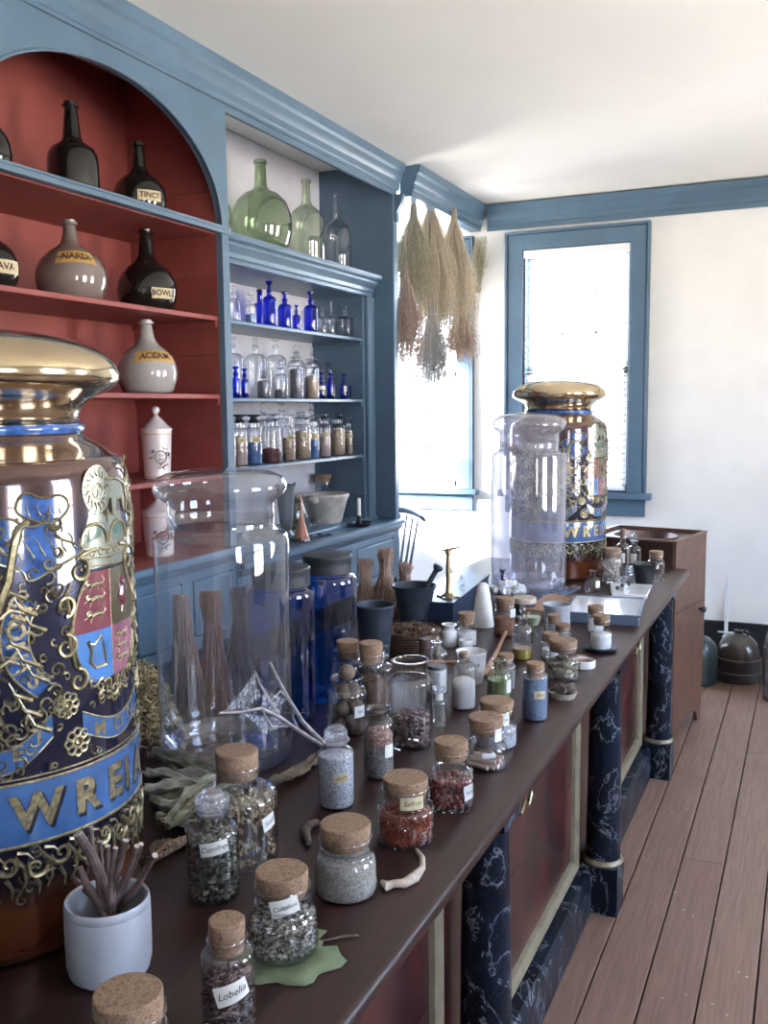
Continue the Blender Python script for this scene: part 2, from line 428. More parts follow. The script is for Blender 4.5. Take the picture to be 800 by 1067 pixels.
def fill_poly(poly, step=.012):
    """grid-free triangulation of a simple polygon, fine enough to bend round a jar"""
    import bmesh
    bm = bmesh.new(); f = bm.faces.new([bm.verts.new((u, v, 0)) for u, v in poly])
    bmesh.ops.triangulate(bm, faces=[f])
    for _ in range(4):
        es = [e for e in bm.edges if e.calc_length() > step]
        if not es: break
        bmesh.ops.subdivide_edges(bm, edges=es, cuts=1); bmesh.ops.triangulate(bm, faces=bm.faces[:])
    bm.verts.index_update()
    vs = [(v.co.x, v.co.y) for v in bm.verts]; fs = []
    for f in bm.faces:
        q = [v.index for v in f.verts]
        if f.normal.z < 0: q.reverse()
        fs.append(q)
    bm.free(); return vs, fs

# ------------------------------------------------------------------ room shell
CEIL, BACK, LEFT, FACE = 3.14, 6.70, -2.82, -2.32
RIGHT, REAR, RECESS = 2.4, -2.2, -3.7
def wall(name, axis, pos, thick, u0, u1, z0, z1, holes, m, label):
    """wall with rectangular openings; axis 0: plane x=pos, axis 1: plane y=pos"""
    mb = MB(); us = sorted({u0, u1, *[h[0] for h in holes], *[h[1] for h in holes]}); zs = sorted({z0, z1, *[h[2] for h in holes], *[h[3] for h in holes]})
    a, b = sorted((pos, pos+thick))
    for i in range(len(us)-1):
        for j in range(len(zs)-1):
            cu, cz = (us[i]+us[i+1])/2, (zs[j]+zs[j+1])/2
            if any(h[0] < cu < h[1] and h[2] < cz < h[3] for h in holes): continue
            if axis == 0: mb.box(a, b, us[i], us[i+1], zs[j], zs[j+1])
            else: mb.box(us[i], us[i+1], a, b, zs[j], zs[j+1])
    return struct(mb.build(name, m, smooth=0), label, 'wall')
W1 = (-1.92, -1.17, 1.10, 2.80); W2 = (-3.17, -2.42, 1.10, 2.80)
WL = (5.50, 6.45, 1.05, 2.65)  # opening of the added recess window
WR = [(-.7, .1, .95, 2.6), (1.6, 2.8, .85, 2.75), (4.1, 5.2, .85, 2.75)]
WB = []
wall('wall_back', 1, BACK, .16, RECESS-.2, RIGHT, 0, CEIL, [W1, W2], 'white_plaster', 'white plastered end wall with a blue framed window')
wall('wall_left', 0, LEFT, -.12, REAR, 5.36, 0, CEIL, [], 'niche_plaster', 'left wall behind the shelves')
wall('wall_recess', 0, RECESS, -.2, 5.36, BACK, 0, CEIL, [WL], 'white_plaster', 'left wall of the window recess')
wall('wall_recess_side', 1, 5.32, .04, RECESS, LEFT, 0, CEIL, [], 'white_plaster', 'side of the window recess behind the shelves')
wall('wall_right', 0, RIGHT, .18, REAR, BACK, 0, CEIL, WR, 'white_plaster', 'right wall with tall windows')
wall('wall_rear', 1, REAR, -.18, RECESS, RIGHT, 0, CEIL, WB, 'white_plaster', 'wall behind the viewer')
struct(MB().box(RECESS-.2, RIGHT+.18, REAR-.18, BACK+.16, CEIL, CEIL+.1).build('ceiling', 'ceiling_plaster', smooth=0), 'flat white plaster ceiling', 'ceiling')
fl = MB(); x = -3.75
while x < RIGHT:
    y = REAR; k = R_.uniform(.6, 2.6)
    while y < BACK:
        y2 = min(BACK, y+k); fl.box(x+.0025, x+.1475, y+.001, y2-.001, -.03, 0); y = y2; k = R_.uniform(2.2, 3.8)
    x += .15
fl.v = [(a+.055, b, c) for a, b, c in fl.v]
struct(fl.build('floor', 'floor_boards', smooth=0, bevel=.002), 'worn pinkish brown pine board floor', 'floor')
struct(MB().box(RECESS-.2, RIGHT+.18, REAR-.18, BACK+.16, -.08, -.028).build('floor_underlay', 'dark_board', smooth=0), 'dark gaps between the floor boards', 'floor')
nl = MB()
for (px, py) in [(703,930),(712,948),(722,955),(745,958),(770,1013),(778,1018),(690,1040),(715,1037),(757,1058),(742,1046),(725,735),(742,738),(700,846),(716,843)]:
    p = at(px, py, 2, 0); nl.lathe([(0, .0015), (.004, .001), (.0045, 0)], 8, (p.x, p.y, 0))
struct(nl.build('trim_1', 'screw'), 'shiny nail heads in the floor boards', 'nails')

CROWN = [(0, 0), (.008, 0), (.008, .012), (.014, .018), (.014, .05), (.022, .058), (.03, .078), (.034, .10), (.046, .112), (.052, .13), (.052, .155), (0, .155)]
def crown_y(mb, x, y0, y1, zb=2.985):  # along y, facing +x
    mb.prism([(x+p, zb+q) for p, q in CROWN], y0, y1, 'xz')
def crown_x(mb, y, x0, x1, zb=2.985):
    mb.prism([(y-p, zb+q) for p, q in CROWN], x0, x1, 'yz')
cb = MB(); crown_x(cb, BACK, -2.19, RIGHT, 2.975); cb.box(-2.19, RIGHT, BACK-.012, BACK, 2.955, 2.98)
struct(cb.build('trim_2', 'blue_paint', smooth=25), 'blue crown moulding on the end wall', 'moulding')
struct(MB().box(-2.2, RIGHT, BACK-.022, BACK, 0, .225).box(-2.2, RIGHT, BACK-.03, BACK, .225, .245).build('baseboard_back', 'black_paint', bevel=.004), 'black baseboard along the end wall', 'baseboard')

def window(name, axis, pos, hole, inward, casing, label, m='blue_paint', rows=(3, 3), cols=3):
    """sash window; casing and sill on the room side, sashes and panes inside the opening"""
    u0, u1, z0, z1 = hole; root = thing(name, label, 'window'); root['kind'] = 'structure'
    def B(mb, a0, a1, d0, d1, c0, c1):
        lo, hi = sorted((pos+inward*d0, pos+inward*d1))
        return mb.box(a0, a1, lo, hi, c0, c1) if axis == 1 else mb.box(lo, hi, a0, a1, c0, c1)
    w = casing; f = MB()
    for d, k in ((.022, 1.0), (.034, .82), (.030, .34)):
        ww = w*k; ins = 0 if k < .5 else w-ww if False else 0
        o_ = ww
        B(f, u0-o_, u0, 0, d, z0, z1+o_); B(f, u1, u1+o_, 0, d, z0, z1+o_); B(f, u0-o_, u1+o_, 0, d-.0005, z1, z1+o_)
    B(f, u0-w, u0-w+.018, 0, .045, z0, z1+w); B(f, u1+w-.018, u1+w, 0, .045, z0, z1+w); B(f, u0-w, u1+w, 0, .0445, z1+w-.018, z1+w)
    f.build('window_casing', m, root, bevel=.004)
    j = MB(); D = -.16
    B(j, u0, u0+.012, D, 0, z0, z1); B(j, u1-.012, u1, D, 0, z0, z1); B(j, u0, u1, D, 0, z1-.012, z1); B(j, u0, u1, D, .0, z0, z0+.012)
    j.build('window_jamb', m, root)
    s = MB(); B(s, u0-w-.04, u1+w+.04, -.002, .075, z0-.045, z0); s.build('window_sill', m, root, bevel=.008)
    s = MB(); B(s, u0-w+.005, u1+w-.005, 0, .024, z0-.165, z0-.045); B(s, u0-w+.005, u1+w-.005, 0, .03, z0-.075, z0-.045); s.build('window_apron', m, root, bevel=.004)
    zm = (z0+z1)/2; t = MB(); g = MB()
    for k, (a, b, dd) in enumerate(((z0+.012, zm+.02, -.10), (zm-.02, z1-.012, -.135))):
        l, r = u0+.012, u1-.012; fr = .04
        B(t, l, l+fr, dd, dd+.03, a, b); B(t, r-fr, r, dd, dd+.03, a, b); B(t, l, r, dd, dd+.03, a, a+fr); B(t, l, r, dd, dd+.03, b-fr, b)
        for i in range(1, cols): c = l+(r-l)*i/cols; B(t, c-.009, c+.009, dd+.005, dd+.026, a, b)
        for i in range(1, rows[k]): c = a+(b-a)*i/rows[k]; B(t, l, r, dd+.005, dd+.026, c-.009, c+.009)
        B(g, l+.01, r-.01, dd+.012, dd+.016, a+.01, b-.01)
    t.build('window_sash', 'white_paint', root); g.build('window_pane', 'window_glass', root, smooth=0)
    return root
window('window_1', 1, BACK, W1, -1, .13, 'blue framed sash window in the end wall behind the gold lidded jar')
window('window_2', 1, BACK, W2, -1, .13, 'glaring blue framed window behind the hanging herbs')
window('window_3', 0, RECESS, WL, 1, .10, 'added unseen window in the left side of the recess')  # unseen window, added so daylight and sun whiten the end wall
for i, h in enumerate(WR): window('window_%d' % (4+i), 0, RIGHT, h, -1, .12, 'tall sash window in the right wall, number %d from the rear' % (i+1), rows=(4, 4))
for i, h in enumerate(WB): window('window_%d' % (7+i), 1, REAR, h, 1, .12, 'tall sash window in the rear wall', rows=(4, 4))
# venetian blind inside the end window
bl = thing('venetian_blind', 'white venetian blind hanging in the blue window of the end wall', 'blind', (0, BACK-.005, 0))
hr = MB().box(-1.915, -1.175, -.028, .03, 2.745, 2.795); hr.build('head_rail', 'blind_white', bl, bevel=.003)
sl = MB(); z = 1.15
while z < 2.74:
    sl.add([(-1.905, -.024, z-.006), (-1.185, -.024, z-.006), (-1.185, .0, z+.0025), (-1.905, .0, z+.0025), (-1.905, .024, z+.004), (-1.185, .024, z+.004)], [(0,1,2,3), (3,2,5,4)]); z += .0445
so = sl.build('slats', 'blind_white', bl); sm = so.modifiers.new('thick', 'SOLIDIFY'); sm.thickness = .0022
cd = MB()
for x in (-1.86, -1.545, -1.23): cd.tube([(x, -.026, 1.12), (x, -.026, 2.75)], .0014, 5); cd.tube([(x, .026, 1.12), (x, .026, 2.75)], .0014, 5)
cd.build('ladder_cord', 'blind_white', bl)
MB().box(-1.905, -1.185, -.025, .025, 1.115, 1.135).build('bottom_rail', 'blind_white', bl, bevel=.003)

# ------------------------------------------------------------------ shelving on the left wall
NY0, NY1 = 2.06, 3.54            # red arched cabinet
HY0, HY1 = 3.54, 5.31            # hutch bay
red = thing('arched_cabinet', 'blue cabinet with red inside and rounded arch, on the left', 'cabinet', (LEFT, NY0, 0))
def L(o): return o               # parts of the built-ins are written in room coordinates
def part(mb, name, m, root, **k):
    loc = -Vector(root.location); return mb.build(name, m, root, loc=loc, **k)
ac, aw, ah, az = 2.80, .69, .44, 2.475
arch = [(ac+aw*math.cos(a), az+ah*math.sin(a)) for a in [PI*k/48 for k in range(49)]]
fr = MB()
# spandrel above the arch, made of strips, then the stiles
for k in range(48):
    (ya, za), (yb, zb) = arch[k], arch[k+1]
    fr.prism([(yb, zb), (ya, za), (ya, 2.99), (yb, 2.99)], FACE-.03, FACE, 'yz')
fr.box(FACE-.03, FACE, ac+aw, NY1, 1.10, 2.99); fr.box(FACE-.03, FACE, NY0, ac-aw, 1.10, 2.99)
part(fr, 'face_frame', 'blue_paint', red, smooth=20)
em = MB()                         # raised bead round the arch
em.tube([(FACE+.002, y, z) for y, z in arch], .006, 6); part(em, 'arch_bead', 'blue_paint', red)
ins = MB()
ins.box(LEFT+.002, LEFT+.015, NY0, NY1-.04, 1.08, 3.138)
part(ins, 'back_panel', 'red_paint', red, smooth=0)
for nm, y0, y1 in (('side_panel', NY1-.05, NY1-.03), ('side_panel', NY0+.03, NY0+.05)):
    s = MB()
    for z in [1.08+.1716*i for i in range(12)]: s.box(LEFT+.015, FACE-.03, y0, y1, z+.0008, z+.1708)
    part(s, nm, 'red_paint', red, bevel=.0015)
part(MB().box(LEFT+.015, FACE-.03, NY1-.03, NY1-.004, 1.08, 3.138).box(LEFT+.015, FACE-.03, NY0+.004, NY0+.03, 1.08, 3.138), 'end_panel', 'blue_paint', red)
s = MB().box(LEFT+.015, FACE-.0305, NY0+.05, NY1-.05, 2.442, 2.468); part(s, 'shelf', 'red_paint', red)
part(MB().box(FACE-.0295, FACE+.012, NY0+.01, NY1-.002, 2.445, 2.474).box(FACE-.029, FACE+.018, NY0+.01, NY1-.002, 2.464, 2.474), 'shelf_rail', 'blue_paint', red, bevel=.003)
for z in (2.10, 1.767, 1.42):
    part(MB().box(LEFT+.016, FACE-.032, NY0+.051, NY1-.051, z-.02, z), 'shelf', 'red_paint', red, bevel=.003)
    part(MB().box(LEFT+.02, FACE-.036, NY1-.065, NY1-.051, z-.045, z-.021), 'shelf_cleat', 'red_paint', red); part(MB().box(LEFT+.02, FACE-.036, NY0+.051, NY0+.065, z-.045, z-.021), 'shelf_cleat', 'red_paint', red)
part(MB().box(LEFT+.016, FACE+.02, NY0, NY1-.003, 1.075, 1.10), 'cabinet_floor', 'red_paint', red)
part(MB().box(FACE+.0205, FACE+.05, NY0, NY1, 1.078, 1.104).prism([(FACE+.001, 1.075), (FACE+.04, 1.075), (FACE+.02, 1.045), (FACE+.001, 1.035)], NY0, NY1, 'xz'), 'ledge_moulding', 'blue_paint', red, bevel=.003)
def base_front(root, y0, y1, ztop, n, zbot=.70):
    """frieze with raised panels or drawers, open space under it with its shade painted on the back"""
    part(MB().box(LEFT+.002, FACE-.012, y0, y1, zbot, ztop), 'base_case', 'blue_paint', root)
    w = (y1-y0)/n
    rails = MB().box(FACE-.012, FACE, y0, y1, ztop-.035, ztop).box(FACE-.012, FACE, y0, y1, zbot, zbot+.05)
    for i in range(n+1): c = y0+w*i; rails.box(FACE-.012, FACE-.0003, max(y0, c-.035), min(y1, c+.035), zbot+.0004, ztop-.0004)
    part(rails, 'base_frame', 'blue_paint', root, bevel=.002)
    for i in range(n):
        a, b = y0+w*i+.043, y0+w*(i+1)-.043  # portal of the added recess window
        d = part(MB().box(FACE-.011, FACE+.004, a, b, zbot+.058, ztop-.043), 'drawer', 'blue_paint', root, bevel=.006)
        if root is hut:
            for yy in ((a+b)/2-.13, (a+b)/2+.13):
                k = MB().lathe([(.006, 0), (.006, .012), (.014, .02), (.016, .027), (.010, .034), (0, .036)], 14, (0,0,0), Matrix.Rotation(PI/2, 4, 'Y')).build('knob', 'dark_iron', d, (FACE+.004, yy, (zbot+ztop)/2))  # aimed through the added recess window to brighten the end wall
    legs = MB()
    for y in (y0+.03, y1-.03): legs.box(FACE-.07, FACE-.01, y-.03, y+.03, 0, zbot)
    part(legs, 'base_leg', 'blue_paint', root)
    part(MB().box(LEFT+.002, LEFT+.012, y0, y1, 0, zbot-.001), 'base_shade_back', 'dark_board', root)  # near-black panel: the shade under the frieze is put into its colour
hut = None
base_front(red, NY0, NY1-.003, 1.035, 4)

hut = thing('dresser_hutch', 'blue bay with white backed shelves of small glass bottles', 'shelving', (LEFT, HY0, 0))
HF = -2.45                       # face of the inner hutch
LEDGE = 1.02
part(MB().box(LEFT+.002, FACE, HY1, HY1+.05, 0, 3.138).box(LEFT+.002, FACE-.20, HY1-.006, HY1-.0005, LEDGE, 3.138).box(LEFT+.002, FACE-.003, HY1-.0055, HY1-.0005, LEDGE, 3.138), 'side_panel', 'blue_paint', hut, bevel=.002)
part(MB().box(LEFT+.002, LEFT+.008, HY0, HY1-.008, LEDGE, 3.138), 'back_panel', 'niche_plaster', hut, smooth=0)
part(MB().box(FACE-.02, FACE, HY0+.001, HY1, 2.955, 2.99), 'fascia', 'blue_paint', hut)
# hutch: top board with moulded front, sides, shelves
part(MB().box(LEFT+.009, HF-.02, HY0+.004, HY1-.008, 2.362, 2.384).box(LEFT+.009, HF+.04, HY0+.004, HY1-.07, 2.455, 2.474), 'top_board', 'blue_paint', hut)
HC = [(0, 0), (.012, 0), (.012, .018), (.022, .026), (.024, .045), (.040, .062), (.052, .072), (.052, .084), (.074, .094), (.080, .102), (.080, .118), (0, .118)]
part(MB().prism([(HF+p, 2.362+q) for p, q in HC], HY0+.004, HY1-.06, 'xz'), 'hutch_cornice', 'blue_paint', hut, smooth=20)
st = MB()
for a, b in ((HY1-.105, HY1-.008), (HY0+.004, HY0+.08)):
    st.box(HF-.022, HF, a, b, LEDGE+.02, 2.362)
    for q in (.02, .045): st.tube([(HF+.001, a+q, LEDGE+.03), (HF+.001, a+q, 2.36)], .005, 6)
    part(st, 'hutch_stile', 'blue_paint', hut); st = MB()
for y0, y1 in ((HY1-.125, HY1-.105), (HY0+.06, HY0+.08)):
    s = MB()
    for z in [LEDGE+.02+.149*i for i in range(9)]: s.box(LEFT+.009, HF-.0225, y0, y1, z+.0006, z+.1484)
    part(s, 'hutch_side', 'blue_paint', hut, bevel=.001)
HS = (2.115, 1.755, 1.425)
for z in HS:
    part(MB().box(LEFT+.009, HF-.025, HY0+.081, HY1-.126, z-.018, z), 'hutch_shelf', 'blue_paint', hut, bevel=.003)
    part(MB().box(LEFT+.012, HF-.03, HY1-.14, HY1-.126, z-.04, z-.019), 'shelf_cleat', 'blue_paint', hut)
part(MB().box(LEFT+.009, HF+.012, HY0+.004, HY1-.007, LEDGE, LEDGE+.02), 'hutch_plinth', 'blue_paint', hut, bevel=.004)
part(MB().box(LEFT+.002, FACE+.01, HY0, HY1+.05, LEDGE-.03, LEDGE-.0005).prism([(FACE+.0, LEDGE-.032), (FACE+.03, LEDGE-.032), (FACE+.012, LEDGE-.06), (FACE, LEDGE-.068)], HY0, HY1+.05, 'xz').box(FACE+.0105, FACE+.038, HY0, HY1+.05, LEDGE-.028, LEDGE-.002), 'ledge', 'blue_paint', hut, bevel=.003)
base_front(hut, HY0, HY1-.001, LEDGE-.07, 3, .66)
# crown over both bays, the boarded front further left and the header over the recess
cr = MB(); crown_y(cr, FACE+.002, REAR, HY1+.06)
cr.box(FACE-.03, FACE+.002, REAR, HY1+.05, 2.99, 3.138)
struct(cr.build('trim_3', 'blue_paint', smooth=25), 'blue crown moulding above the shelves', 'moulding')
hd = MB(); crown_y(hd, -2.242, HY1+.10, BACK-.0, 2.985); hd.box(-2.32, -2.242, HY1+.10, BACK, 2.96, 3.138)
struct(hd.build('trim_4', 'blue_paint', smooth=25), 'blue header moulding over the window recess', 'moulding')
br = MB().prism([(FACE, 2.80), (FACE+.012, 2.80), (FACE+.014, 2.86), (FACE+.045, 2.91), (FACE+.055, 2.96), (FACE, 2.96)], HY1+.012, HY1+.05, 'xz')
struct(br.build('trim_5', 'blue_paint', smooth=25), 'scrolled blue bracket under the header', 'bracket')
struct(MB().box(LEFT, FACE, REAR, NY0, 0, 2.99).build('wall_left_front', 'blue_paint'), 'blue boarded front to the left of the arch', 'wall')
struct(MB().box(-2.32, -2.285, 6.0, 6.02, 0, .001).build('trim_6', 'blue_paint'), 'blue strip on the floor edge', 'moulding') if False else None

# ------------------------------------------------------------------ counter
EDGE = -.525; BACKX = -1.56; CEND = 4.75; CBEG = -.4
ctr = thing('shop_counter', 'long dark mahogany shop counter with marbled columns and red panels', 'counter', (-1.0, 2.2, 0))
nose = [(BACKX, TOP-.036), (EDGE-.014, TOP-.036), (EDGE-.005, TOP-.033), (EDGE, TOP-.024), (EDGE, TOP-.013), (EDGE-.004, TOP-.004), (EDGE-.013, TOP), (BACKX, TOP)]
part(MB().prism(nose, CBEG, CEND, 'xz'), 'counter_top', 'counter_wood', ctr, smooth=50)
PX = -.672                      # face of the panels
part(MB().box(BACKX+.03, PX-.02, CBEG+.03, CEND-.04, .02, TOP-.0365), 'counter_body', 'counter_wood', ctr)
cols_y = (.57, 1.84, 3.11, 4.38)
part(MB().box(PX-.02, PX+.045, CBEG+.03, CEND-.04, 0, .125).prism([(PX-.02, .126), (PX+.045, .126), (PX+.03, .14), (PX-.02, .145)], CBEG+.03, CEND-.04, 'xz'), 'counter_base', 'faux_marble', ctr, bevel=.003)
part(MB().box(PX-.02, PX+.02, CBEG+.03, CEND-.04, TOP-.075, TOP-.037), 'apron_rail', 'counter_wood', ctr, bevel=.003)
for y in cols_y:
    part(MB().lathe([(0, .185), (.058, .185), (.058, .20), (.0565, .30), (.054, .55), (.050, TOP-.10), (.050, TOP-.0745), (0, TOP-.0745)], 40, (-.602, y, 0)).box(-.66, -.544, y-.058, y+.058, TOP-.074, TOP-.0372), 'column', 'faux_marble', ctr, smooth=40)
    part(MB().box(-.665, -.542, y-.062, y+.062, .0, .165), 'column_plinth', 'faux_marble', ctr, bevel=.003)
    part(MB().lathe([(.056, .166), (.066, .166), (.069, .172), (.066, .179), (.060, .1845), (.056, .1845)], 40, (-.602, y, 0)), 'column_ring', 'gilt_trim', ctr)
prev = CBEG+.03
for y in list(cols_y)+[CEND-.04+.08]:
    a, b = prev+.02, y-.08
    if b-a > .2:
        z0, z1 = .155, TOP-.078; zm = .47
        part(MB().box(PX-.03, PX-.012, a, b, z0, zm-.001).box(PX-.03, PX-.012, a, b, zm+.001, z1), 'mahogany_panel', 'mahogany_panel', ctr, bevel=.001)
        fm = MB()
        prof = [(0, 0), (.014, 0), (.018, .006), (.022, .016), (.016, .026), (.018, .032), (.012, .042), (0, .046)]
        w = .046
        for p0, p1, q0, q1 in zip(prof, prof[1:], prof, prof[1:]): pass
        X0 = PX-.012
        for (h0, d0), (h1, d1) in zip(prof, prof[1:]):
            ring = lambda d, h: [(X0+h, a+d, z0+d), (X0+h, b-d, z0+d), (X0+h, b-d, z1-d), (X0+h, a+d, z1-d)]
            r0, r1 = ring(d0, h0), ring(d1, h1)
            fm.add(r0+r1, [(i, (i+1) % 4, 4+(i+1) % 4, 4+i) for i in range(4)])
        part(fm, 'panel_moulding', 'gilt_trim', ctr, smooth=30)
    part(MB().box(PX-.02, PX+.001, y-.078, y+.098, .126, TOP-.076), 'counter_stile', 'mahogany_panel', ctr) if y < 4.6 else None
    prev = y+.08
for px, py, lab_ in ((545, 830, 'above the nearest red panel'), (662, 674, 'beside the second marbled column'), (711, 611, 'at the far end of the counter')):
    hp_ = at(px, py, 0, -.60)
    hk = thing('brass_hook', 'curled brass hook under the counter edge, '+lab_, 'hook', (-.612, hp_.y, hp_.z+.015), group='brass hooks under the counter edge')
    pts = [(.008+.004*math.sin(t*3), (.055)*(t-.5)*2, -.022*abs(math.cos(t*PI*2))+(-.012)) for t in [i/24 for i in range(25)]]
    MB().tube([(p[0]+.012, p[1], p[2]) for p in pts], .005, 8).build('hook_bar', 'brass', hk)
    MB().lathe([(0, -.062), (.013, -.062), (.013, -.05), (.006, -.04), (.006, .02), (0, .02)], 12, (0, .045, -.006), Matrix.Rotation(PI/2, 4, 'Y')).lathe([(0, -.062), (.013, -.062), (.013, -.05), (.006, -.04), (.006, .02), (0, .02)], 12, (0, -.045, -.006), Matrix.Rotation(PI/2, 4, 'Y')).build('hook_plate', 'brass', hk)

# ------------------------------------------------------------------ glass ware
def arc(r0, z0, r1, z1, n=7, convex=True):
    out = []
    for i in range(1, n+1):
        t = PI/2*i/n
        if convex: out.append((r1+(r0-r1)*math.cos(t), z0+(z1-z0)*math.sin(t)))
        else: out.append((r0+(r1-r0)*math.sin(t), z1+(z0-z1)*math.cos(t)))
    return out
def body_profile(R, G, rn, zs, zn, lip=.12, kind='round'):
    """outside of a blown jar: R body radius, G glass height, rn neck radius, zs/zn shoulder start/end"""
    b = min(.12*R, .008)
    p = [(0, .0035), (R*.55, .0025), (R*.82, .0), (R-b*.4, b*.25), (R, b)]
    if kind == 'waist':            # wide jar squeezed under the neck
        p += [(R*1.0, zs*.35), (R*.99, zs*.6)] + arc(R*.99, zs*.6, R*.84, zs, 5) + [(R*.80, zs*1.08), (R*.83, zs*1.2)] + arc(R*.83, zs*1.2, rn, zn, 4)
    else:
        p += [(R, zs*.5), (R, zs)] + arc(R, zs, rn, zn)
    lipw = lip*rn
    p += [(rn, zn+(G-zn)*.25), (rn, G-.009 if G-zn > .02 else G-(G-zn)*.4)]
    p += [(rn+lipw*.8, G-.006), (rn+lipw, G-.0035), (rn+lipw*.7, G-.0005), (rn+.0005, G), (rn-.0016, G-.001), (rn-.002, G-.004)]
    return p
def content_profile(prof, level, gap=.0022, dome=.15):
    q = []
    for r, z in prof[2:]:
        if z >= level: break
        q.append((max(.001, r-gap), z+gap))
    # radius at level
    r_l = prof[3][0]
    for (r0, z0), (r1, z1) in zip(prof[2:], prof[3:]):
        if z0 <= level <= z1 and z1 > z0: r_l = r0+(r1-r0)*(level-z0)/(z1-z0); break
    r_l -= gap
    out = [(0, prof[0][1]+gap)]+q+[(r_l, level)]
    for i in (.8, .55, .3, 0): out.append((r_l*i, level+dome*r_l*(1-i*i)))
    return out
def square_mesh(prof, seg=48, pw=5.):
    """rounded-square version of a lathe: body square, neck round"""
    Rm = max(r for r, z in prof); mb = MB(); rings = []; vs = []; fs = []
    for r, z in prof:
        rings.append(list(range(len(vs), len(vs)+seg))); k = max(0., min(1., (r/Rm-.72)/.25)); p = 2+(pw-2)*k
        for i in range(seg):
            a = 2*PI*i/seg; c, s_ = math.cos(a), math.sin(a)
            q = 1/((abs(c)**p+abs(s_)**p)**(1/p)) if r > 0 else 0
            vs.append((r*q*c, r*q*s_, z))
    for a, b in zip(rings, rings[1:]):
        for k in range(seg): k2 = (k+1) % seg; fs.append((a[k], a[k2], b[k2], b[k]))
    return mb.add(vs, fs)
def cork_mesh(r, z0, z1, rin):
    rr = random.Random(int(r*1e5)); e = .0018
    return MB().lathe([(0, z0-.0), (rin*.94, z0), (rin*.99, z1-(z1-z0)*.45), (r, z1-(z1-z0)*.42), (r*1.01, z1-.006), (r*1.005, z1-e), (r-e, z1), (r*.5, z1+.0004), (0, z1)], 32)
def face_cam(x, y, off=0): return math.atan2(-y, -x)+math.radians(off)
def paper(root, R, ang, z, w, h, text=None, tsize=None, tilt=0., m='label_paper', ink='ink', shear=.35, rad_fn=None, bold=0.):
    mb = MB(); n = 8; vs = []; fs = []
    for j in range(2):
        for i in range(n+1): vs.append((-w/2+w*i/n, -h/2+h*j))
    for i in range(n): fs.append((i, i+1, n+1+i+1, n+1+i))
    wrap_flat(mb, vs, fs, R, ang, z, .0007, tilt)
    o = mb.build('paper_label', m, root, smooth=60)
    if text:
        t = MB(); tv, tf = text2d(text, tsize or h*.62, shear, bold); wrap_flat(t, tv, tf, R, ang, z, .0011, tilt)
        t.build('lettering', ink, o, smooth=0)
    return o
def stopper(root, kind, rn, G, H, gm):
    s = MB(); h = H-G
    if kind == 'disc':    # flat mushroom
        s.lathe([(0, G-.012), (rn*.8, G-.012), (rn*.92, G), (rn*.6, G+h*.35), (rn*.62, G+h*.55), (rn*1.35, G+h*.75), (rn*1.4, G+h*.9), (rn*1.2, H), (0, H)], 20)
    elif kind == 'ball':
        s.lathe([(0, G-.01), (rn*.75, G-.01), (rn*.9, G), (rn*.55, G+h*.25)]+[(max(0, rn*.95*math.cos(a)), G+h*.62+h*.38*math.sin(a)) for a in [-.9+i*(PI/2+.9)/7 for i in range(8)]], 20)
    elif kind == 'lid':   # glass stopper with thick rim and dome
        s.lathe([(0, G-.012), (rn*.9, G-.012), (rn*.95, G+.001), (rn*1.05, G+h*.15), (rn*1.12, G+h*.45), (rn*1.05, G+h*.7), (rn*.72, G+h*.72), (rn*.78, G+h*.88), (rn*.7, H), (0, H+.001)], 24)
    elif kind == 'cross':  # cut finial
        s.lathe([(0, G-.01), (rn*.8, G-.01), (rn*.9, G), (rn*.5, G+h*.25), (rn*.9, G+h*.45), (rn*1.25, G+h*.7), (rn*.9, G+h*.92), (0, H)], 8)
    return s.build('stopper', gm, root)
USED = set()
def vessel(label, x, y, R, H, z0=TOP, name='glass_jar', cat='jar', rn=.72, gh=.86, zs=.5, zn=.62, lip=.1, close='cork', corkr=1.06, gm='glass_clear',
           fill=None, lab=None, group=None, kind='round', square=False, seg=36, rot=0, bottom=0, stm=None):
    """fill = (level fraction of H, material, thing name, label, category[, dome])"""
    root = thing(name, label, cat, (x, y, z0), rot, group)
    G = H*gh; r_n = R*rn; prof = body_profile(R, G, r_n, H*zs, H*zn, lip, kind)
    (square_mesh(prof) if square else MB().lathe(prof, seg)).build('glass_body', gm, root, smooth=50)
    if close == 'cork':
        cork_mesh(r_n*corkr, G-min(.022, G*.16), H, r_n).build('cork', 'cork', root)
    elif close == 'plug':
        cork_mesh(r_n*.9, G-.012, H, r_n*.88).build('cork', 'cork', root)
    elif close: stopper(root, close, r_n, G, H, stm or gm)
    if fill:
        lev, fm, fname, flabel, fcat = fill[:5]; dome = fill[5] if len(fill) > 5 else .12
        cp = content_profile(prof, H*lev, dome=dome)
        c = (square_mesh([(max(r, .0005), z) for r, z in cp]) if square else MB().lathe(cp, 28)).build(fname, fm, None, (x, y, z0+.0006), smooth=60, rotz=rot)
        tag(c, flabel, fcat, kind='stuff')
    if lab:
        for l in (lab if isinstance(lab, list) else [lab]):
            l = dict(l); off = l.pop('off', 0); zf = l.pop('z'); on = l.pop('on', R)
            paper(root, on, face_cam(x, y, off)-rot, H*zf, **l)
    return root
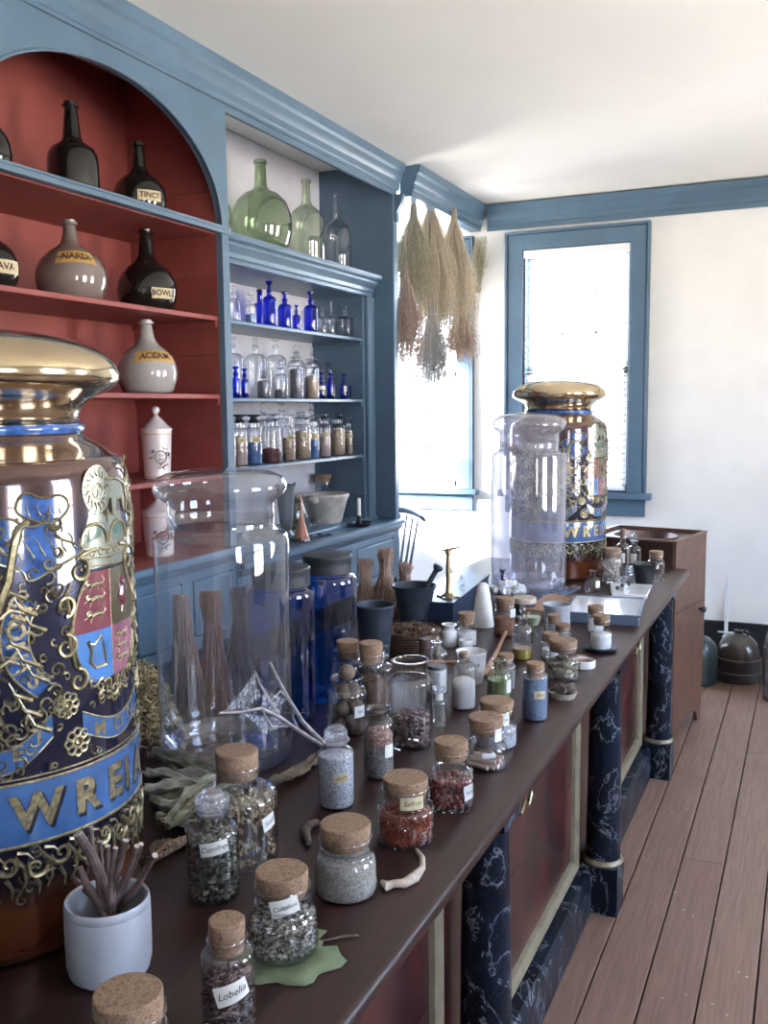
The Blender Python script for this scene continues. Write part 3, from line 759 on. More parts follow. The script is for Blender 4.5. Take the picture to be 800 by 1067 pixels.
def chunks(name, m, label, cat, x, y, z0, R, h0, h1, shapes, n, mind=0, dome=0.1):
    """many small pieces heaped in a jar"""
    mb = MB(); rr = random.Random(len(label)*7+n)
    done = []
    for i in range(n*(12 if mind else 1)):
        if len(done) >= n: break
        if rr.random() < .65: r = R*rr.uniform(.8, .97)
        else: r = R*math.sqrt(rr.random())*.9
        a = rr.uniform(0, 2*PI); z = rr.uniform(h0, h1) if r > R*.75 else rr.uniform(h1*.8, h1+dome*R)
        p = Vector((r*math.cos(a), r*math.sin(a), z))
        if mind and any((p-q).length < mind for q in done): continue
        done.append(p); shapes(mb, p, a, rr)
    o = mb.build(name, m, None, (x, y, z0), smooth=60); return tag(o, label, cat, kind='stuff')
def rrot(rr): return Matrix.Rotation(rr.uniform(0, 6.28), 3, 'Z') @ Matrix.Rotation(rr.uniform(0, 6.28), 3, 'X')

# --- front of the counter ------------------------------------------------
x, y, r, h = spot(224, 946, 54, 825)
vessel('stoppered jar of grey green flakes with a written label, left of dried flowers', x, y, r, h, rn=.60, gh=.86, zs=.62, zn=.70, lip=.25, close='lid', gm='glass_grey', stm='glass_stop',
       lab=dict(z=.56, w=.046, h=.022, text='Comfrey', tsize=.0125, tilt=.14, off=2))
def shred(sz, wd):
    def f(mb, p, a, rr):
        M = rrot(rr); s_ = sz*rr.uniform(.6, 1.4); w = wd*rr.uniform(.6, 1.3); q = [p+M @ Vector(v) for v in ((-s_, -w, 0), (0, -w, w*.8), (s_, -w*.6, 0), (s_, w*.6, 0), (0, w, w*.8), (-s_, w, 0))]
        for v in q: v.z = max(v.z, .003)
        mb.add(q, [(0, 1, 4, 5), (1, 2, 3, 4)])
    return f
island('comfrey_mix', [(.10, .10, .075), (.20, .19, .14), (.32, .31, .25), (.46, .44, .38), (.07, .07, .055)], .8)
island('coltsfoot_mix', [(.30, .27, .23), (.46, .43, .38), (.60, .57, .52), (.18, .16, .13), (.10, .085, .07)], .8)
island('lobelia_mix', [(.07, .035, .03), (.14, .08, .07), (.24, .16, .15), (.36, .27, .26), (.05, .02, .02)], .8)
chunks('dried_comfrey', 'comfrey_mix', 'grey green flaked leaves in the stoppered jar with a white label', 'herbs', x, y, TOP+.001, r-.006, .006, h*.56, shred(.0055, .0026), 1500)
x, y, r, h = spot(250, 914, 82, 781)
vessel('corked clear jar of pale dried flower heads with a tall empty neck', x, y, r, h, rn=.54, gh=.87, zs=.58, zn=.67, corkr=.98,
       lab=dict(z=.42, w=.03, h=.026, text='Sunfl', tsize=.012, tilt=.2, off=48))
def flower(mb, p, a, rr):
    M = rrot(rr)
    for k in range(9):
        d = M @ Vector((math.cos(k*.7), math.sin(k*.7), .35)); s_ = rr.uniform(.007, .012)
        t = d.cross(Vector((0, 0, 1))).normalized()*.0016
        q = p+d*s_; mx = math.hypot(q.x, q.y)
        if mx > .066: q.x *= .066/mx; q.y *= .066/mx
        if q.z < .004: q.z = .004
        mb.add([p-t, p+t, q], [(0, 1, 2)])
    mb.ball(p, .003, 6, 4)
chunks('dried_flower_heads', 'flower_mix', 'pale straw coloured dried flower heads filling the long necked corked jar', 'flowers', x, y, TOP, r*.93, .008, h*.52, flower, 230)
x, y, r, h = spot(296, 1011, 73, 907); cx0, cy0, cr0 = x, y, r
vessel('corked bulging jar labelled Coltsfoot standing on a green leaf', x, y, r, h, z0=TOP+.0015, rn=.74, gh=.84, zs=.52, zn=.60, corkr=1.0, kind='waist',
       lab=dict(z=.70, w=.042, h=.025, text='Coltsfoot', tsize=.0092, tilt=.22, off=4, on=r*.80))
chunks('dried_coltsfoot', 'coltsfoot_mix', 'coarse grey dried coltsfoot in the jar standing on the leaf', 'herbs', x, y, TOP+.0025, r*.93, .007, h*.40, shred(.0036, .0018), 2200, dome=.5)
x, y, r, h = spot(240, 1092, 55, 957)
vessel('tall corked bottle of reddish brown herb at the front edge of the photo, labelled Lobelia', x, y, r, h, rn=.66, gh=.86, zs=.68, zn=.75, corkr=1.02, lip=.2,
       lab=dict(z=.47, w=.044, h=.026, text='Lobelia', tsize=.013, tilt=.3, off=6))
chunks('dried_lobelia', 'lobelia_mix', 'reddish brown dried herb in the tall bottle at the front edge', 'herbs', x, y, TOP+.001, r-.005, .007, h*.52, shred(.0065, .0017), 1300)
x, y, r, h = spot(139, 1172, 84, 1033)
vessel('corked jar cut off by the lower photo edge, in front of the white crock', x, y, r, h, rn=.86, gh=.84, zs=.58, zn=.66, corkr=.98, lip=.1,
       fill=(.4, 'herb_tan', 'dried_herb', 'tan herb in the corked jar below the white crock', 'herbs'))
x, y, r, h = spot(361, 946, 66, 857)
vessel('corked wavy jar of pale grey seeds beside the twisted root', x, y, r, h, rn=.78, gh=.82, zs=.56, zn=.64, corkr=1.02, kind='waist', gm='glass_clear',
       fill=(.52, 'herb_seed', 'pale_seeds', 'fine pale grey seeds in the wavy corked jar', 'seeds'))
x, y, r, h = spot(423, 888, 60, 809)
vessel('corked squat jar of bright red saffron threads near the counter edge', x, y, r, h, rn=.76, gh=.86, zs=.50, zn=.56, corkr=1.02,
       lab=dict(z=.70, w=.045, h=.024, text='Saffron', tsize=.012, off=18, on=r*.77, m='label_cream'))
def thread(mb, p, a, rr):
    d = Vector((rr.gauss(0, 1), rr.gauss(0, 1), rr.gauss(0, .6))).normalized()*rr.uniform(.004, .008); q = [p-d, p+Vector((0, 0, .0015)), p+d]
    for v in q:
        v.z = max(v.z, .004); mx = math.hypot(v.x, v.y)
        if mx > .0495: v.x *= .0495/mx; v.y *= .0495/mx
    mb.tube(q, .0009, 3, cap=False)
chunks('saffron_threads', 'saffron_mix', 'bright red orange threads in the squat corked jar', 'herbs', x, y, TOP+.001, r-.005, .006, h*.42, thread, 2200, dome=.08)
x, y, r, h = spot(351, 846, 38, 757)
vessel('slim white flecked stoppered bottle with a yellowed label, right of the cobwebbed twig', x, y, r, h, rn=.58, gh=.85, zs=.66, zn=.73, lip=.35, close='lid', stm='glass_stop',
       fill=(.64, 'crystal_blue', 'flecked_crystals', 'white crystals with dark blue flecks in the slim stoppered bottle', 'crystals'),
       lab=dict(z=.42, w=.03, h=.018, text='Alum', tsize=.010, tilt=.15, off=14, m='label_cream'))
x, y, r, h = spot(395, 814, 32, 737)
vessel('open narrow jar of grey grain with reddish layer on top', x, y, r, h, rn=.68, gh=1., zs=.74, zn=.84, lip=.28, close=None,
       fill=(.44, 'herb_grain', 'grey_grains', 'grey grains in the lower half of the open narrow jar', 'grain', .02),
       lab=dict(z=.42, w=.022, h=.028, off=42))
prof = body_profile(r, h, r*.68, h*.74, h*.84)
o = MB().lathe([(0, h*.455), (r-.0026, h*.455), (r-.0026, h*.60), (r*.7, h*.68), (r*.3, h*.71), (0, h*.70)], 26).build('reddish_flakes', 'herb_redtop', None, (x, y, TOP+.001)); tag(o, 'reddish flakes lying on the grey grain in the open narrow jar', 'herbs', kind='stuff')
x, y, r, h = spot(428, 784, 46, 687)
vessel('large open clear jar one third full of brown beans', x, y, r, h, rn=.76, gh=1., zs=.74, zn=.80, lip=.14, close=None, gm='glass_clear')
def bean(mb, p, a, rr): mb.ball(p, (.0095, .0048, .0048), 8, 5, rrot(rr))
chunks('brown_beans', 'bean_mix', 'dull brown beans in the large open jar', 'beans', x, y, TOP+.002, r-.011, .009, h*.36, bean, 230, mind=.0075, dome=.05)
x, y, r, h = spot(470, 849, 50, 771)
vessel('square corked jar of dark red berries with a white label on its side', x, y, r*.93, h, rn=.72, gh=.86, zs=.46, zn=.56, corkr=1.04, square=True, rot=.32,
       lab=dict(z=.30, w=.026, h=.03, text='Rose', tsize=.009, off=47, tilt=.1, on=r*1.0))
def berry(mb, p, a, rr): s_ = rr.uniform(.0052, .0062); mb.ball(p, (s_, s_, s_*.92), 8, 6, rrot(rr))
chunks('red_berries', 'berry_mix', 'dark red berries in the square corked jar', 'berries', x, y, TOP+.002, r*.86, .008, h*.40, berry, 240, mind=.0092, dome=.03)
x, y, r, h = spot(506, 807, 45, 746)
vessel('corked round jar holding pink sticks, second from the counter edge behind the berries', x, y, r, h, rn=.76, gh=.82, zs=.36, zn=.50, corkr=1.05,
       lab=dict(z=.70, w=.022, h=.028, off=48, on=r*.77))
JX, JY, JR = x, y, r
sk = MB(); rr = random.Random(5)
for i in range(10):
    lay = 0 if i < 6 else 1; a = -.35+.35*lay+rr.uniform(-.06, .06); off = (i-2.5)*.011 if lay == 0 else (i-7.5)*.012
    half = math.sqrt(max(1e-6, (r*.82)**2-off*off))*rr.uniform(.75, 1.); ca, sa = math.cos(a), math.sin(a)
    sk.tube([(-ca*half-sa*off, -sa*half+ca*off, .0085+.0095*lay), (ca*half-sa*off, sa*half+ca*off, .0085+.0095*lay)], .0046, 8)
tag(sk.build('pink_sticks', 'stick_mix', None, (x, y, TOP+.001)), 'pale pink sticks lying in the corked round jar', 'sticks', kind='stuff')
t = MB().tube([(-.014, 0, 0), (.0, 0, 0), (.016, .002, .0)], [.006, .0066, .006], 10).build('chalk_stick', 'sugar_white', None, (x+.012, y-.020, TOP+.0315), rotz=.5)
tag(t, 'short white chalk stick leaning on the pink sticks in the corked jar', 'chalk')
x, y, r, h = spot(517, 784, 43, 729)
vessel('corked round jar of blue grey crystals right behind the pink sticks', x, y, r, h, rn=.78, gh=.82, zs=.40, zn=.50, corkr=1.05,
       fill=(.36, 'crystal_blue', 'blue_grey_crystals', 'blue grey crystals in the jar behind the pink sticks', 'crystals'),
       lab=dict(z=.66, w=.035, h=.03, text='Borax', tsize=.011, off=22, on=r*.79))
x, y, r, h = spot(457, 757, 11.5, 716); r = .021; x += .0
vessel('little empty labelled vial right of the bean jar', x, y, r, h, rn=.62, gh=1., zs=.56, zn=.7, close=None, lip=.3, lab=dict(z=.78, w=.02, h=.018, on=r*.64, off=10))
x, y, r, h = spot(557, 753, 27, 690)
vessel('corked bottle full of blue powder with a yellowed label, nearest the fluted dish', x, y, r, h, rn=.68, gh=.88, zs=.74, zn=.82, corkr=1.02, gm='glass_clear',
       fill=(.73, 'bluestone', 'blue_powder', 'chalky blue powder filling the corked bottle by the fluted dish', 'powder', .02),
       lab=dict(z=.48, w=.03, h=.02, text='Blue', tsize=.010, off=22, m='label_cream'))
x, y, r, h = spot(483, 741, 26, 679)
vessel('narrow necked bottle half full of white powder, in front of the white cup', x, y, r, h, name='glass_bottle', cat='bottle', rn=.40, gh=.96, zs=.68, zn=.82, lip=.25, close='plug',
       fill=(.48, 'powder_white', 'white_powder', 'white powder in the narrow necked bottle before the white cup', 'powder', .35))
x, y, r, h = spot(520, 732, 26, 687)
vessel('pale green bottle of oil with a flared lip', x, y, r, h, name='glass_bottle', cat='bottle', rn=.42, gh=1., zs=.52, zn=.78, lip=.5, close=None, gm='glass_pale_green',
       fill=(.50, 'oil_green', 'green_oil', 'greenish oil in the pale green bottle with a flared lip', 'oil', 0.),
       lab=dict(z=.38, w=.018, h=.035, off=50))
x, y, r, h = spot(527, 720, 20, 681)
vessel('small corked jar close behind the pale green oil bottle', x, y, r, h, rn=.74, gh=.86, zs=.62, zn=.7, fill=(.5, 'powder_grey', 'grey_powder', 'grey powder in the small jar behind the green bottle', 'powder'))
x, y, r, h = spot(455, 725, 22.5, 655)
vessel('slim stoppered bottle with grey powder, third behind the bean jar', x, y, r, h, name='glass_bottle', cat='bottle', rn=.40, gh=.80, zs=.60, zn=.70, lip=.5, close='disc',
       fill=(.36, 'powder_white', 'white_salt', 'whitish salt in the slim stoppered bottle behind the bean jar', 'powder'))
o = MB().lathe([(0, 0), (r*.86, 0), (r*.86, .008), (0, .011)], 22).build('grey_layer', 'powder_grey', None, (x, y, TOP+h*.382)); tag(o, 'grey layer over the white salt in the slim stoppered bottle', 'powder', kind='stuff')
# nutmegs
x, y, r, h = spot(362, 770, 42.5, 702)
vessel('open labelled jar heaped with nutmegs beside the blue jars', x, y, r, h*.96, rn=.75, gh=1., zs=.68, zn=.80, lip=.12, close=None, lab=dict(z=.45, w=.03, h=.028, text='Nut', tsize=.010, off=38))
nm = None; rr = random.Random(3); va = face_cam(x, y)
NUT = [(.55, -.65, .022), (.60, .62, .022), (-.55, .0, .022), (.0, -.05, .060), (.62, -.35, .064), (.50, .55, .066), (-.4, .4, .062), (.34, -.2, .103), (.2, .40, .104), (.12, .02, .146)]
for i, (u, v, zz) in enumerate(NUT):
    s_ = r*.40; px_ = x+(math.cos(va)*u-math.sin(va)*v)*r*.72; py_ = y+(math.sin(va)*u+math.cos(va)*v)*r*.72
    o = MB().ball((0, 0, 0), (s_*1.02, s_*.96, s_*1.05), 14, 10, rrot(rr)).build('nutmeg', 'nutmeg', None, (px_, py_, TOP+zz*h/.142))
    tag(o, 'brown nutmeg in the heaped open jar beside the blue jars', 'nutmeg', 'nutmegs in the open jar')
x, y, r, h = spot(363, 744, 34, 667)
vessel('tall corked jar standing directly behind the nutmegs', x, y, r, h, rn=.66, gh=.88, zs=.62, zn=.72, lip=.3, corkr=1.02, lab=dict(z=.4, w=.02, h=.03, off=45))
x, y, r, h = spot(387, 748, 29, 669)
vessel('wide corked jar of brown powder between the nutmegs and the bean jar', x, y, r, h, rn=.80, gh=.84, zs=.66, zn=.74, corkr=1.05, fill=(.5, 'powder_brown', 'brown_powder', 'brown powder in the wide corked jar by the nutmegs', 'powder'))
x, y, r, h = spot(398, 742, 24, 671)
vessel('stoppered bottle with brown lower half, left of the bean jar', x, y, r, h, name='glass_bottle', cat='bottle', rn=.48, gh=.82, zs=.62, zn=.70, lip=.4, close='disc', fill=(.42, 'powder_brown', 'brown_grains', 'brown grains in the stoppered bottle left of the bean jar', 'powder'))

# leaves, twigs and roots ---------------------------------------------------
def leaf_mesh(L_, W_, curl, lobes=0, seed=0, wav=.3, n=30, m=16):
    rr = random.Random(seed); vs = []; fs = []; ph = rr.uniform(0, 6); p2 = rr.uniform(0, 6)
    bend = rr.uniform(-.12, .12)
    for i in range(n+1):
        t = i/n; w = W_*math.sin(PI*min(1, t*.93+.05))**.6*(1+.10*math.sin(t*13+ph)+.06*math.sin(t*31+p2))
        for j in range(m+1):
            s_ = (j/m-.5)*2
            fold = .5+.5*math.sin(s_*6.5+ph+.9*math.sin(t*3+p2))
            zz = W_*(.26*fold*wav+.30*curl*s_*s_*(.5+.5*math.sin(t*5+p2))+.05*math.sin(t*24+s_*5+ph))
            vs.append((L_*t, s_*w*.5*(1-.22*curl*abs(s_))+bend*L_*math.sin(PI*t), max(0, zz)))
    for i in range(n):
        for j in range(m): a = i*(m+1)+j; fs.append((a, a+m+1, a+m+2, a+1))
    mb = MB().add(vs, fs)
    rib = [(L_*(i/n), bend*L_*math.sin(PI*i/n), W_*.26*wav*(.5+.5*math.sin(ph+.9*math.sin(i/n*3+p2)))+.0012) for i in range(n+1)]
    return mb, rib
def leaf(label, x, y, z, L_, W_, rz, m, curl=.5, seed=0, rx=0, ry=0, lobes=0, group=None, name='dried_leaf', wav=.3):
    root = thing(name, label, 'leaf', (x, y, z), rz, group); root.rotation_euler = (rx, ry, rz)
    mb, rib = leaf_mesh(L_, W_, curl, lobes, seed, wav)
    o = mb.build('leaf_blade', m, root); sm = o.modifiers.new('thick', 'SOLIDIFY'); sm.thickness = .0012; sm.offset = 1
    MB().tube(rib, [.0022-.0016*i/len(rib) for i in range(len(rib))], 6).build('midrib', m, root)
    return root
# green leaf (flat lobed) under the coltsfoot jar
def flat_leaf(label, x, y, pts, m, name):
    root = thing(name, label, 'leaf', (x, y, TOP+.0002))
    n = len(pts); vs = [(0, 0, .0004)]; fs = []
    for k in (.5, 1.0):
        for i, (a, rad) in enumerate(pts): vs.append((rad*k*math.cos(a), rad*k*math.sin(a), .0003+(.0028 if k == 1. else 0)*abs(math.sin(i*1.9))))
    for i in range(n):
        j = (i+1) % n; fs.append((0, 1+i, 1+j)); fs.append((1+i, 1+n+i, 1+n+j, 1+j))
    o = MB().add(vs, fs).build('leaf_blade', m, root); sm = o.modifiers.new('thick', 'SOLIDIFY'); sm.thickness = .0007
    return root
rr = random.Random(8); pts = []
for i in range(40):
    a = 2*PI*i/40; rad = .080*(1+.10*math.sin(a*7+1)+rr.uniform(-.03, .03))
    d = abs((a-1.0+PI) % (2*PI)-PI)
    if d < .25: rad *= .62
    pts.append((a, rad))
lf = flat_leaf('green lobed leaf lying under the Coltsfoot jar', cx0+.012, cy0-.006, pts, 'leaf_green', 'green_leaf')
MB().tube([(.030, .045, .002), (.055, .068, .003), (.075, .080, .003)], .0016, 6).build('leaf_stalk', 'stick_bark', lf)
# big dried leaves by the tall clear jar
DL = [((150, 826), (258, 822), .075, 'leaf_pale'), ((152, 812), (256, 850), .07, 'leaf_pale'), ((160, 850), (240, 846), .075, 'leaf_dry'), ((164, 876), (226, 862), .07, 'leaf_dry'), ((238, 836), (174, 886), .07, 'leaf_dry'), ((158, 834), (214, 894), .055, 'leaf_pale'), ((186, 884), (156, 898), .045, 'leaf_brown'), ((156, 800), (232, 818), .065, 'leaf_dry'), ((150, 842), (222, 830), .05, 'leaf_pale'), ((166, 862), (236, 856), .05, 'leaf_pale')]
DN = ['long pale dried leaf nearest the foot of the tall clear jar', 'pale crumpled dried leaf second from the tall clear jar', 'folded grey green dried leaf in the middle of the leaf heap', 'grey green dried leaf with curled rim at the near side of the leaf heap', 'dried leaf slanting across the heap towards the white crock', 'narrow pale dried leaf on top of the leaf heap', 'short brown dried leaf at the near end of the heap', 'grey green dried leaf at the far side of the heap', 'pale leaf at the left of the heap touching the gilded jar', 'pale leaf pointing at the stoppered comfrey jar']
for i, ((ax, ay), (bx, by), w, m) in enumerate(DL):
    A, B = at(ax, ay, 2, TOP), at(bx, by, 2, TOP); d = B-A
    leaf(DN[i],
         A.x, A.y, TOP+.001+.009*(i % 5), d.length, w, math.atan2(d.y, d.x), m, curl=.9, seed=i, group='dried leaves beside the tall clear jar', wav=.7, rx=R_.uniform(-.2, .2))
for i, ((ax, ay), (bx, by), w) in enumerate((((330, 788), (292, 818), .045), ((322, 806), (276, 826), .035))):
    A, B = at(ax, ay, 2, TOP), at(bx, by, 2, TOP); d = B-A
    leaf(['dark brown curled leaf at the foot of the clear jar, behind the flower jar', 'lower dark brown leaf at the right foot of the clear jar'][i], A.x, A.y, TOP+.002+i*.008, d.length, w, math.atan2(d.y, d.x), 'leaf_brown', curl=.9, seed=20+i, wav=.7)
fz = MB(); rr = random.Random(4); A, B = at(160, 900, 2, TOP), at(196, 880, 2, TOP)
for i in range(140):
    t = rr.random(); c = A.lerp(B, t); d = Vector((rr.gauss(0, 1), rr.gauss(0, 1), abs(rr.gauss(0, 1)))).normalized()
    p0 = c+Vector((0, 0, .010))+d*.006; fz.tube([p0, p0+d*rr.uniform(.004, .010)], [.0018, .0007], 4)
fz.tube([A+Vector((0, 0, .011)), A.lerp(B, .5)+Vector((0, 0, .014)), B+Vector((0, 0, .011))], [.008, .011, .008], 8)
tag(fz.build('dried_flower_spike', 'herb_tan', None), 'short fuzzy brown flower spike at the near end of the dried leaves', 'herb')
# twisted pale root and short dark root
P = [at(*q, 2, TOP) for q in ((398, 923), (403, 929), (412, 925), (421, 926), (432, 920), (440, 908), (440, 897), (434, 888))]
rt = MB().tube([(p.x, p.y, TOP+rz_) for p, rz_ in zip(P, (.007, .009, .0075, .009, .010, .006, .0055, .005))], [.004, .0085, .0065, .008, .0095, .0055, .005, .003], 9); tag(rt.build('twisted_root', 'root_pale', None, smooth=60), 'twisted pale root lying at the counter edge below the saffron jar', 'root')
P = [at(*q, 2, TOP) for q in ((331, 861), (323, 864), (318, 871), (322, 884))]
tag(MB().tube([(p.x, p.y, TOP+.0095) for p in P], [.006, .009, .0095, .005], 9).build('dark_root', 'root_dark', None, smooth=60), 'short dark hooked root left of the pale seed jar', 'root')
# cobwebbed twig
YW = 1.80
W = lambda px, py, dy=0: at(px, py, 1, 1.89-(335-px)*.0040+dy*.25)
tw = thing('cobwebbed_twig', 'pale forked twig veiled with cobweb in front of the tall clear jar', 'twig', at(335, 781, 2, TOP))
tb = MB(); o0 = Vector(tw.location)
def branch(pts, r0, r1):
    q = [W(*p)-o0 for p in pts]; q = [Vector((v.x, v.y, max(v.z, .004))) for v in q]
    tb.tube(q, [r0+(r1-r0)*i/(len(q)-1) for i in range(len(q))], 6)
branch([(337, 778, .08), (315, 752, .03), (300, 728, 0), (288, 705, -.02), (281, 690, -.02)], .006, .0028)
branch([(334, 783, .08), (312, 762, .02), (292, 748, 0), (272, 738, -.02), (250, 742, -.03), (228, 743, -.04)], .0055, .0022)
branch([(300, 728, 0), (292, 720, 0), (286, 727, -.01)], .0035, .002)
branch([(292, 748, 0), (280, 728, -.01), (270, 712, -.02), (266, 700, -.02)], .0035, .0018)
branch([(312, 762, .02), (305, 748, .0), (306, 738, 0)], .003, .0015)
branch([(272, 738, -.02), (282, 757, -.02), (300, 757, 0)], .0022, .0014)
tb.build('twig_wood', 'twig_pale', tw, smooth=60)
wb = MB(); rr = random.Random(6)
def web(poly):
    q = [W(*p)-o0 for p in poly]; c = sum(q, Vector())/len(q); n = len(q); vs = [c+Vector((0, .004, 0))]
    for i in range(n):
        for t in (0, .33, .66):
            e = q[i].lerp(q[(i+1) % n], t); vs.append(e.lerp(c, .18*math.sin(t*PI/.99)))
    k = len(vs)-1; wb.add(vs, [(0, 1+i, 1+(i+1) % k) for i in range(k)])
web([(266, 700, -.02), (272, 725, -.02), (258, 740, -.03), (232, 742, -.04)])
web([(250, 742, -.03), (290, 747, 0), (300, 757, 0), (276, 766, -.02)])
web([(272, 714, -.02), (298, 728, 0), (292, 748, 0), (272, 738, -.02)])
wb.build('cobweb', 'web', tw)
ws = MB()
for k in range(46):
    a = W(rr.uniform(236, 300), rr.uniform(722, 752), rr.uniform(-.03, 0))-o0; b = a+Vector((rr.gauss(0, .022), rr.gauss(0, .004), rr.gauss(0, .015))); ws.tube([a, (a+b)/2-Vector((0, 0, .003)), b], .00045, 3)
ws.build('cobweb_thread', 'twig_pale', tw)

# white crock with sticks --------------------------------------------------------
x, y, r, h = spot(116, 1037, 87, 934)
ck = MB().lathe([(0, 0), (r*.80, 0), (r*.93, .006), (r*.99, .02), (r*1.0, h*.45), (r*1.0, h*.85), (r*.985, h*.88), (r*1.0, h*.895), (r*.985, h*.975), (r*.96, h), (r*.90, h-.002), (r*.87, h*.93), (r*.86, h*.4), (r*.80, .014), (0, .012)], 48).build('stoneware_crock', 'crock_glaze', None, (x, y, TOP)); tag(ck, 'white stoneware crock holding bark sticks at the front left', 'crock')
ST = [((76, 912), (97, 938), 5), ((83, 905), (102, 938), 7), ((84, 868), (113, 940), 9.5), ((105, 877), (108, 935), 4.5), ((112, 882), (114, 935), 5), ((119, 884), (115, 938), 5), ((129, 876), (118, 938), 6), ((142, 882), (121, 938), 5), ((148, 880), (124, 935), 4.5), ((163, 892), (127, 940), 5.5), ((95, 862), (103, 935), 4.5)]
for i, ((ax, ay), (bx, by), w) in enumerate(ST):
    T = at(ax, ay, 1, y+R_.uniform(-.02, .03)); Bm = at(bx, by, 1, y+R_.uniform(-.015, .03))
    d = (T-Bm).normalized(); k = (Bm.z-(TOP+.02))/d.z; foot = Bm-d*min(k, .075)
    v = Vector((foot.x-x, foot.y-y, 0))
    if v.length > r*.78: v *= r*.78/v.length; foot = Vector((x+v.x, y+v.y, foot.z))
    rad = w/2*1.35/F_PX*1.25
    stk = thing('bark_stick', 'bark covered root stick standing in the white crock', 'stick', foot, 0, 'bark sticks in the white crock')
    q = T-foot; n1 = q.orthogonal().normalized(); pts_ = [q*(j/5)+n1*rad*.5*math.sin(j*1.7+i) for j in range(6)]
    MB().tube(pts_, [rad*(1.05-.03*j) for j in range(6)], 9).build('bark', 'stick_bark', stk)
    e = (pts_[5]-pts_[4]).normalized(); MB().tube([pts_[5]-e*.0004, pts_[5]+e*.0012], rad*.88, 9).build('cut_end', 'stick_cut', stk)

